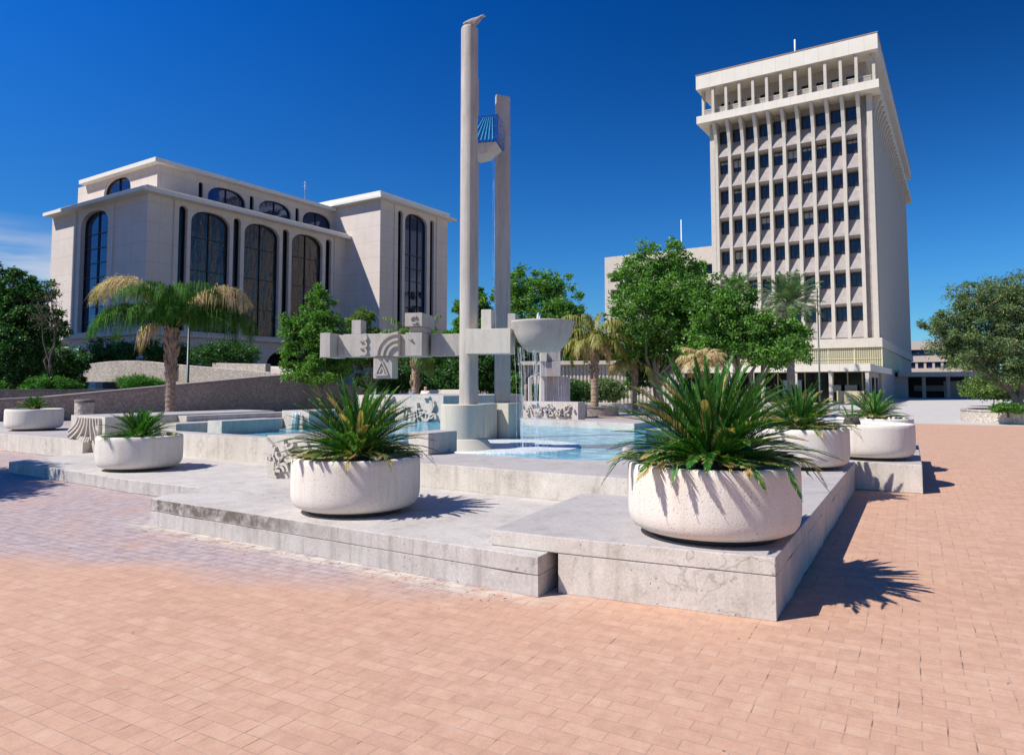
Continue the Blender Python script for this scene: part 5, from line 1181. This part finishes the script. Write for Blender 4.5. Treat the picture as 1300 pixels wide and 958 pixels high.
# corner piers
rel(TW).box(TX + .0, TX + .95, TY, TY + .55, 7.0, 34.86).build('corner_pier', 'tower_concrete', TW)
rel(TW).box(TX + .55, TX + 1.26, TY + .56, 9.02 - .2, 7.0, 34.86).build('recessed_wall', 'panel_concrete', TW)
rel(TW).box(TX + .0, TX + 1.24, 25.62, TY1, 7.0, 34.86).build('corner_pier', 'tower_concrete', TW)
# rows: top of windows
rows = [34.0, 30.4, 26.55, 22.65, 18.6, 14.6, 10.65]; WH = 1.5
rows = [34.05 - 3.9 * k for k in range(7)]; 
def hood_mesh():
    mb = MB(); y0, y1 = .195, 1.638 - .195; 
    # sloping hood: flush with the window at its top, thrown forward at its foot
    vs = [(1.10, y0, 0), (1.10, y1, 0), (.02, y1, -2.02), (.02, y0, -2.02), (.30, y0, -2.26), (.30, y1, -2.26), (1.12, y1, -2.30), (1.12, y0, -2.30)]
    return mb.add(vs, [(0, 1, 2, 3), (3, 2, 5, 4), (4, 5, 6, 7), (0, 3, 4, 7), (1, 6, 5, 2), (0, 7, 6, 1)])
def win_mesh():
    mb = MB(); y0, y1 = .195, 1.443
    mb.box(.98, 1.10, y0, y0 + .07, 0, WH); mb.box(.98, 1.10, y1 - .07, y1, 0, WH); mb.box(.98, 1.10, y0 + .07, y1 - .07, WH - .07, WH); mb.box(.98, 1.10, y0 + .07, y1 - .07, 0, .06); mb.box(1.0, 1.09, (y0 + y1) / 2 - .03, (y0 + y1) / 2 + .03, .06, WH - .07); return mb
hood = hood_mesh().build('window_hood', 'panel_concrete', TW); win = win_mesh().build('window', 'dark_frame', TW)
pane = MB().add([(1.06, .2, .0), (1.06, 1.44, 0), (1.06, 1.44, WH), (1.06, .2, WH)], [(0, 1, 2, 3)]).build('pane', 'tower_glass', win)
simple('window_blind', (0.42, 0.39, 0.34), 0.9)
blind_me = None
blind = MB().add([(1.055, .2, WH * .55), (1.055, 1.44, WH * .55), (1.055, 1.44, WH), (1.055, .2, WH)], [(0, 1, 2, 3)])
first = True
for zt_ in rows:
    for k in range(10):
        y = piers_y[k]
        if first: h_, w_, p_ = hood, win, pane; first = False
        else:
            h_ = hood.copy(); w_ = win.copy(); p_ = pane.copy()
            for o_ in (h_, w_, p_): COL.objects.link(o_)
            h_.parent = TW; w_.parent = TW; p_.parent = w_
        if random.random() < .22:
            f_ = random.choice((.35, .5, .75)); bl_ = MB().add([(1.052, .27, WH * f_), (1.052, 1.37, WH * f_), (1.052, 1.37, WH - .08), (1.052, .27, WH - .08)], [(0, 1, 2, 3)]).build('blind', 'window_blind', w_)
        w_.location = (0, y - TY, zt_ - WH); h_.location = (0, y - TY, zt_ - WH - .002)
# slabs at the top
YA, YB = 6.75, 27.45
def slabbox(x0, x1, y0, y1, z0, z1, nm, mat): return rel(TW).box(x0, x1, y0, y1, z0, z1).build(nm, mat, TW)
slabbox(TX - 1.4, TX + LX + 1.2, YA, YB, 34.9, 35.85, 'balcony_slab', 'fascia_panels')
slabbox(TX - 1.4, TX + LX + 1.2, YA, YB, 39.35, 41.15, 'roof_fascia', 'fascia_panels')
slabbox(TX - 1.45, TX + LX + 1.25, YA - .05, YB + .05, 41.152, 41.27, 'roof_edge', 'copper_edge')
slabbox(TX + 1.6, TX + LX - 1.5, YA + 1.5, YB - 1.5, 35.852, 39.348, 'penthouse_wall', 'side_concrete')
# penthouse windows in the front
for k in range(10):
    y = piers_y[k] + .25; rel(TW).box(TX + 1.52, TX + 1.597, y, y + 1.1, 36.9, 38.0).build('penthouse_window', 'black_glass', TW)
col0 = rel(TW).box(TX - 1.15, TX - .55, piers_y[0] - .16, piers_y[0] + .16, 35.852, 39.348).build('balcony_pier', 'tower_concrete', TW)
for k in range(1, 11):
    o = col0.copy(); COL.objects.link(o); o.parent = TW; o.location = (0, 1.638 * k, 0)
for yy in (YA + .55, YB - .6): rel(TW).box(TX - .5, TX + .1, yy - .16, yy + .16, 35.852, 39.348).build('balcony_pier', 'tower_concrete', TW)
mb = rel(TW)
for z_ in (36.75,): mb.box(TX - .52, TX - .46, YA + .8, YB - .8, z_, z_ + .08); mb.box(TX - .5, TX + LX, YA + .42, YA + .48, z_, z_ + .08)
mb.build('balcony_rail', 'yellow_rail', TW)
mb = rel(TW); mb.add([(TX - .48, YA + .8, 35.9), (TX - .48, YB - .8, 35.9), (TX - .48, YB - .8, 36.74), (TX - .48, YA + .8, 36.74)], [(0, 1, 2, 3)])
mb.build('balcony_screen', 'panel_concrete', TW)
# curved corbels under the slab on the side
cb = None
def corbel():
    pr = [(-.06, 31.6), (-.10, 32.6), (-.28, 33.6), (-.6, 34.4), (-.85, 34.87)]; mb = MB(); n = len(pr); vs = []
    for (y, z) in pr: vs += [(-.2, y, z), (.2, y, z), (.2, 0, z), (-.2, 0, z)]
    fs = [(3, 2, 1, 0), tuple((n - 1) * 4 + j for j in range(4))]
    for i in range(n - 1):
        for j in range(4): fs.append((i * 4 + j, i * 4 + (j + 1) % 4, (i + 1) * 4 + (j + 1) % 4, (i + 1) * 4 + j))
    return mb.add(vs, fs)
cb = corbel().build('corbel', 'tower_concrete', TW)
for k in range(26):
    o = cb if k == 0 else cb.copy()
    if k: COL.objects.link(o); o.parent = TW
    o.location = (1.4 + k * 1.9, -.062, 0)
# base: band, glazed storey, canopy and columns
slabbox(TX - .35, TX + LX, TY - .3, TY1 + .3, 5.95, 6.98, 'band_course', 'tower_concrete')
slabbox(TX + .6, TX + 1.24, TY + .3, TY1, 3.66, 5.94, 'storey_wall', 'dark_taupe')
mb = rel(TW)
for k in range(8): y = TY - .2 + k * 2.75; mb.box(TX - .2, TX - .08, y - .06, y + .06, 3.66, 5.94)
mb.box(TX - .22, TX - .06, TY - .2, TY1, 4.62, 4.70)
mb.build('screen_posts', 'yellow_rail', TW)
m_, nt, b = newmat('mesh_screen'); v = coords(nt); ck = N(nt, 'ShaderNodeTexBrick'); ck.offset = 0; 
sx = N(nt, 'ShaderNodeSeparateXYZ'); cx_ = N(nt, 'ShaderNodeCombineXYZ'); nt.links.new(v, sx.inputs[0]); nt.links.new(math_(nt, 'ADD', sx.outputs['X'], sx.outputs['Y']), cx_.inputs[0]); nt.links.new(sx.outputs['Z'], cx_.inputs[1])
nt.links.new(cx_.outputs[0], ck.inputs['Vector']); ck.inputs['Brick Width'].default_value = .22; ck.inputs['Row Height'].default_value = .22; ck.inputs['Mortar Size'].default_value = .045; ck.inputs['Scale'].default_value = 1
b.inputs['Base Color'].default_value = (.50, .46, .30, 1); tr = N(nt, 'ShaderNodeBsdfTransparent'); ms = N(nt, 'ShaderNodeMixShader')
nt.links.new(ck.outputs['Fac'], ms.inputs[0]); nt.links.new(tr.outputs[0], ms.inputs[1]); nt.links.new(b.outputs[0], ms.inputs[2]); nt.links.new(ms.outputs[0], nt.nodes['Material Output'].inputs[0])
mb = rel(TW); mb.add([(TX - .14, TY - .2, 3.7), (TX - .14, TY1, 3.7), (TX - .14, TY1, 5.93), (TX - .14, TY - .2, 5.93)], [(0, 1, 2, 3)]); mb.add([(TX - .14, TY - .2, 3.7), (TX + 30, TY - .2, 3.7), (TX + 30, TY - .2, 5.93), (TX - .14, TY - .2, 5.93)], [(0, 1, 2, 3)])
mb.build('mesh_screen', 'mesh_screen', TW)
CXf = 70.5; CYr = 6.95
slabbox(CXf, TX + 6, CYr, 40, 2.95, 3.62, 'canopy', 'fascia_panels')
colm = rel(TW).box(CXf + .1, CXf + .4, CYr + .15, CYr + .45, 0, 2.948).build('column', 'tower_concrete', TW)
for k in range(1, 8):
    o = colm.copy(); COL.objects.link(o); o.parent = TW; o.location = (0, k * 3.05, 0)
slabbox(CXf + 5, CXf + 5.3, CYr + 1.0, 38, 0, 2.94, 'shopfront', 'black_glass')
mb = rel(TW)
for k in range(26): y = CYr + 1.2 + k * 1.3; mb.box(CXf + 4.85, CXf + 4.995, y - .05, y + .05, 0, 2.93)
mb.build('shopfront_mullions', 'cream_panel', TW)
slabbox(CXf + 1.2, CXf + 1.35, CYr + .7, CYr + 3.0, 0, 1.15, 'cream_screen_wall', 'cream_panel')
slabbox(CXf + 4.2, CXf + 4.3, CYr + 6.6, CYr + 8.4, .8, 2.2, 'poster', 'blue_poster')
slabbox(CXf + 5.31, TX + 20, CYr + 1.0, CYr + 1.3, 0, 2.94, 'side_wall', 'side_concrete')
for k in range(3): slabbox(CXf + 7 + 4 * k, CXf + 9.2 + 4 * k, CYr + .96, CYr + .997, 0.05, 2.5, 'doorway', 'black_glass')
# hanging seats of the canopy shade: AC units in the glazing
for k in range(2): slabbox(CXf + 3.6, CXf + 4.3, CYr + 1.6 + k * 1.35, CYr + 2.6 + k * 1.35, 1.0, 1.7, 'equipment_box', 'grey_steel')
# roof antenna
p = at(1012, 92, 0); rel(TW).tube([(TX + 2, 16.05, 41.2), (TX + 2, 16.05, 44.3)], .10, 8).build('roof_antenna', 'trim_white', TW)

# ---------------------------------------------------------------- other buildings
BX = 105.0
BB = thing('background_building', (BX, 43, 0), 'cream office building with recessed window strips behind the large green tree', 'building')
a0 = at(769, 112); BXx = a0.x; BYy = a0.y
BB.location = (BXx, BYy, 0)
HB = hz(327, 112)
BM_ = rel(BB)
ops = []
O3 = Vector((BXx, BYy, 0)); UD = Vector((0, -1, 0)); mb = rel(BB)
for r_ in range(7):
    z_ = HB - 4.1 - r_ * 2.75
    for k in range(9): ops.append((1.0 + k * 2.5, 3.1 + k * 2.5, z_, z_ + 1.5, .01))
# storey by storey so that the openings do not overlap
for r_ in range(7):
    z1_ = HB - 4.1 - r_ * 2.75 + 2.1 if r_ else HB; z0_ = HB - 4.1 - r_ * 2.75 - .65
    wall_open(mb, O3, UD, UX, 0, 24, z0_, z1_, [o_ for o_ in ops if z0_ < o_[2] < z1_], .9, 4)
mb.add([(BXx, BYy, 0), (BXx + 20, BYy, 0), (BXx + 20, BYy, HB), (BXx, BYy, HB)], [(0, 1, 2, 3)]); mb.add([(BXx, BYy, HB), (BXx + 20, BYy, HB), (BXx + 20, BYy - 24, HB), (BXx, BYy - 24, HB)], [(0, 1, 2, 3)])
mb.add([(BXx, BYy - 24, 0), (BXx + 20, BYy - 24, 0), (BXx + 20, BYy - 24, HB), (BXx, BYy - 24, HB)], [(3, 2, 1, 0)])
mb.build('wall', 'tower_concrete', BB)
w0 = None
for o_ in ops[:63]:
    mbw = rel(BB); mbw.add([(BXx + .85, BYy - o_[0], o_[2]), (BXx + .85, BYy - o_[1], o_[2]), (BXx + .85, BYy - o_[1], o_[3]), (BXx + .85, BYy - o_[0], o_[3])], [(0, 1, 2, 3)])
    mbw.add([(BXx + .84, BYy - o_[0], o_[2]), (BXx + .84, BYy - o_[1], o_[2]), (BXx + .2, BYy - o_[1], o_[2] - .002), (BXx + .2, BYy - o_[0], o_[2] - .002)], [(0, 1, 2, 3)])
    mbw.build('window', 'black_glass', BB)
# ribbed low building
RB = thing('ribbed_building', tuple(at(735, 54)), 'low cream building with vertical ribs behind the hedges', 'building')
a0 = at(664, 56); b0_ = at(870, 53); dv = (b0_ - a0).normalized(); nv = Vector((-dv.y, dv.x, 0)); nv = nv if nv.dot(FH) > 0 else -nv
mbr = rel(RB); HR = hz(463, 55)
def qd(mb, A, B, z0, z1, d0, d1):
    vs = []
    for q_, d in ((A, d0), (B, d0), (B, d1), (A, d1)): r_ = q_ + nv * d; vs.append((r_.x, r_.y))
    mb.prism(vs, z0, z1)
qd(mbr, a0, b0_, 0, HR, 0, 6)
mbr.build('wall', 'ribbed_cream', RB)
mbr = rel(RB); nR = 44
for k in range(nR): q_ = a0 + dv * ((b0_ - a0).length * (k + .5) / nR); qd(mbr, q_ - dv * .07, q_ + dv * .07, .02, HR - .05, -.10, -.002)
mbr.build('ribs', 'ribbed_cream', RB)
mbr = rel(RB); qd(mbr, a0 - dv * .3, b0_ + dv * .3, HR + .003, HR + .3, -.5, 6.3); mbr.build('roof_slab', 'tower_concrete', RB)
# stepped concrete pylons seen beyond the waterfall
PY_ = thing('stepped_pylon', tuple(at(697, 34.5)), 'stepped abstract concrete pylon behind the waterfall', 'sculpture')
def pb(px0, px1, D0, dep, py0, py1, nm, mat='sculpture_concrete'):
    a = at(px0, D0); b2 = at(px1, D0); 
    n_ = FH; vs = [(a.x, a.y), (b2.x, b2.y), ((b2 + n_ * dep).x, (b2 + n_ * dep).y), ((a + n_ * dep).x, (a + n_ * dep).y)]
    rel(PY_).prism(vs, hz(py1, D0), hz(py0, D0)).build(nm, mat, PY_, bevel=.02)
pb(686, 712, 34.5, .7, 459, 478, 'middle_block'); pb(695, 712, 34.7, .6, 436, 458.8, 'upper_block'); pb(686, 694.5, 34.4, .5, 446, 458.8, 'small_block', 'white_plaster')
pb(692, 724, 35.0, 1.6, 478.2, 512, 'lower_block', 'weathered_concrete'); pb(686, 691.8, 34.6, .6, 478.2, 512, 'side_pier', 'white_plaster')
KS = thing('slanted_frame', tuple(at(676, 37)), 'cream slanted frame left of the stepped pylon', 'frame')
mbk = rel(KS); A1 = at(673, 37); A2 = at(687, 37)
mbk.tube([(A1.x, A1.y, .0), (A1.x, A1.y, hz(480, 37)), (A2.x, A2.y, hz(472, 37)), (A2.x, A2.y, 0)], .11, 4, smooth=False); mbk.build('frame_bar', 'white_plaster', KS)
# brown leaning trunk right of second post
tree('broadleaf_tree', at(668, 41), [cl(655, 432, 26, 16, 41, 668), cl(690, 440, 20, 14, 41, 668)], 'leaning brown trunked tree beside the second post', 'leaf_olive', 'bark_grey', trunk_r=.16, nleaf=3500, leafL=.2, leafW=.1, seed=88, clump_n=50)
# covered walkway and far building right of the tower
CW = thing('covered_walkway', tuple(at(1190, 94)), 'dark flat roofed covered walkway right of the tower foot', 'building')
a0 = at(1140, 96); b0_ = at(1240, 92); dv = (b0_ - a0).normalized(); nv = Vector((-dv.y, dv.x, 0)); nv = nv if nv.dot(FH) > 0 else -nv
LW = (b0_ - a0).length; zr = hz(478, 94)
m5 = rel(CW); qd(m5, a0, b0_, zr, zr + .6, -2.5, 9); m5.build('roof', 'side_concrete', CW)
m5 = rel(CW); qd(m5, a0, b0_, 0, zr - .01, 6, 6.3); m5.build('back_wall', 'dark_interior', CW)
for k in range(4):
    q_ = a0 + dv * (LW * (.0 + .31 * k) + .3); m5 = rel(CW); qd(m5, q_ - dv * .22, q_ + dv * .22, 0, zr - .004, -.3, .2); m5.build('column', 'side_concrete', CW)
q_ = a0 + dv * LW * .80; m5 = rel(CW); qd(m5, q_ - dv * 1.3, q_ + dv * 1.0, 0, 2.3, 5.7, 5.99); m5.build('door', 'side_concrete', CW)
q_ = a0 + dv * LW * .5; m5 = rel(CW); qd(m5, q_ - dv * 2.2, q_ + dv * 1.6, .9, 1.7, 5.7, 5.98); m5.build('counter', 'panel_concrete', CW)
q_ = a0 + dv * .3; m5 = rel(CW); qd(m5, q_ - dv * 1.2, q_ + dv * .9, 0, zr - .006, -1.4, -.9); m5.build('end_wall', 'side_concrete', CW)
FB = thing('far_building', tuple(at(1200, 190)), 'two tier tan building far behind the covered walkway', 'building')
a0 = at(1150, 195); b0_ = at(1242, 185); dv = (b0_ - a0).normalized(); nv = Vector((-dv.y, dv.x, 0)); nv = nv if nv.dot(FH) > 0 else -nv; LW = (b0_ - a0).length
def fbq(t0, t1, z0, z1, d0, d1, nm, mat): m6 = rel(FB); qd(m6, a0 + dv * LW * t0, a0 + dv * LW * t1, z0, z1, d0, d1); m6.build(nm, mat, FB)
z_a, z_b, z_c, z_d, z_e = [hz(q_, 190) for q_ in (432, 443, 451, 459, 467)]
fbq(0, .72, z_b, z_a, .5, 10, 'upper_wall', 'tan_building'); fbq(0, 1, z_d, z_c, 0, 10, 'middle_wall', 'tan_building'); fbq(0, 1, 0, z_e, 0, 10, 'lower_wall', 'tan_building')
fbq(0, .95, z_c, z_b, 1.2, 10, 'window_strip', 'blue_glass'); fbq(0, .97, z_e, z_d, .8, 10, 'window_strip', 'blue_glass')
for k in range(8): fbq(.03 + .12 * k, .045 + .12 * k + .02, z_e, z_d, .3, .79, 'pier', 'tan_building')

# dry leaflets and dust specks lying along the ledges and on the paving
rng = np.random.default_rng(91)
n_ = 420; t_ = rng.random(n_); side_ = rng.random(n_) < .6
px_ = np.where(side_, 4.62 - rng.exponential(.16, n_), rng.uniform(-1, 9, n_)); py_ = np.where(side_, 2.9 + t_ * 5, rng.uniform(-5, 8, n_))
ok_ = (px_ < 4.6) | (py_ < 1.0); px_, py_ = px_[ok_], py_[ok_]; n_ = len(px_)
dr_ = rng.normal(size=(n_, 3)) * np.array([1, 1, .12])
V_, F_ = leaf_quads(np.stack([px_, py_, np.full(n_, .006)], 1), dr_, rng.uniform(.02, .07, n_), rng.uniform(.004, .012, n_), .02); V_[:, 2] = np.maximum(V_[:, 2], .003)
lo_ = npmesh('leaf_litter', V_, F_, ['leaf_dry']); tag(lo_, 'dry leaflets scattered over the brick paving beside the ledges', 'leaf litter', kind='stuff')
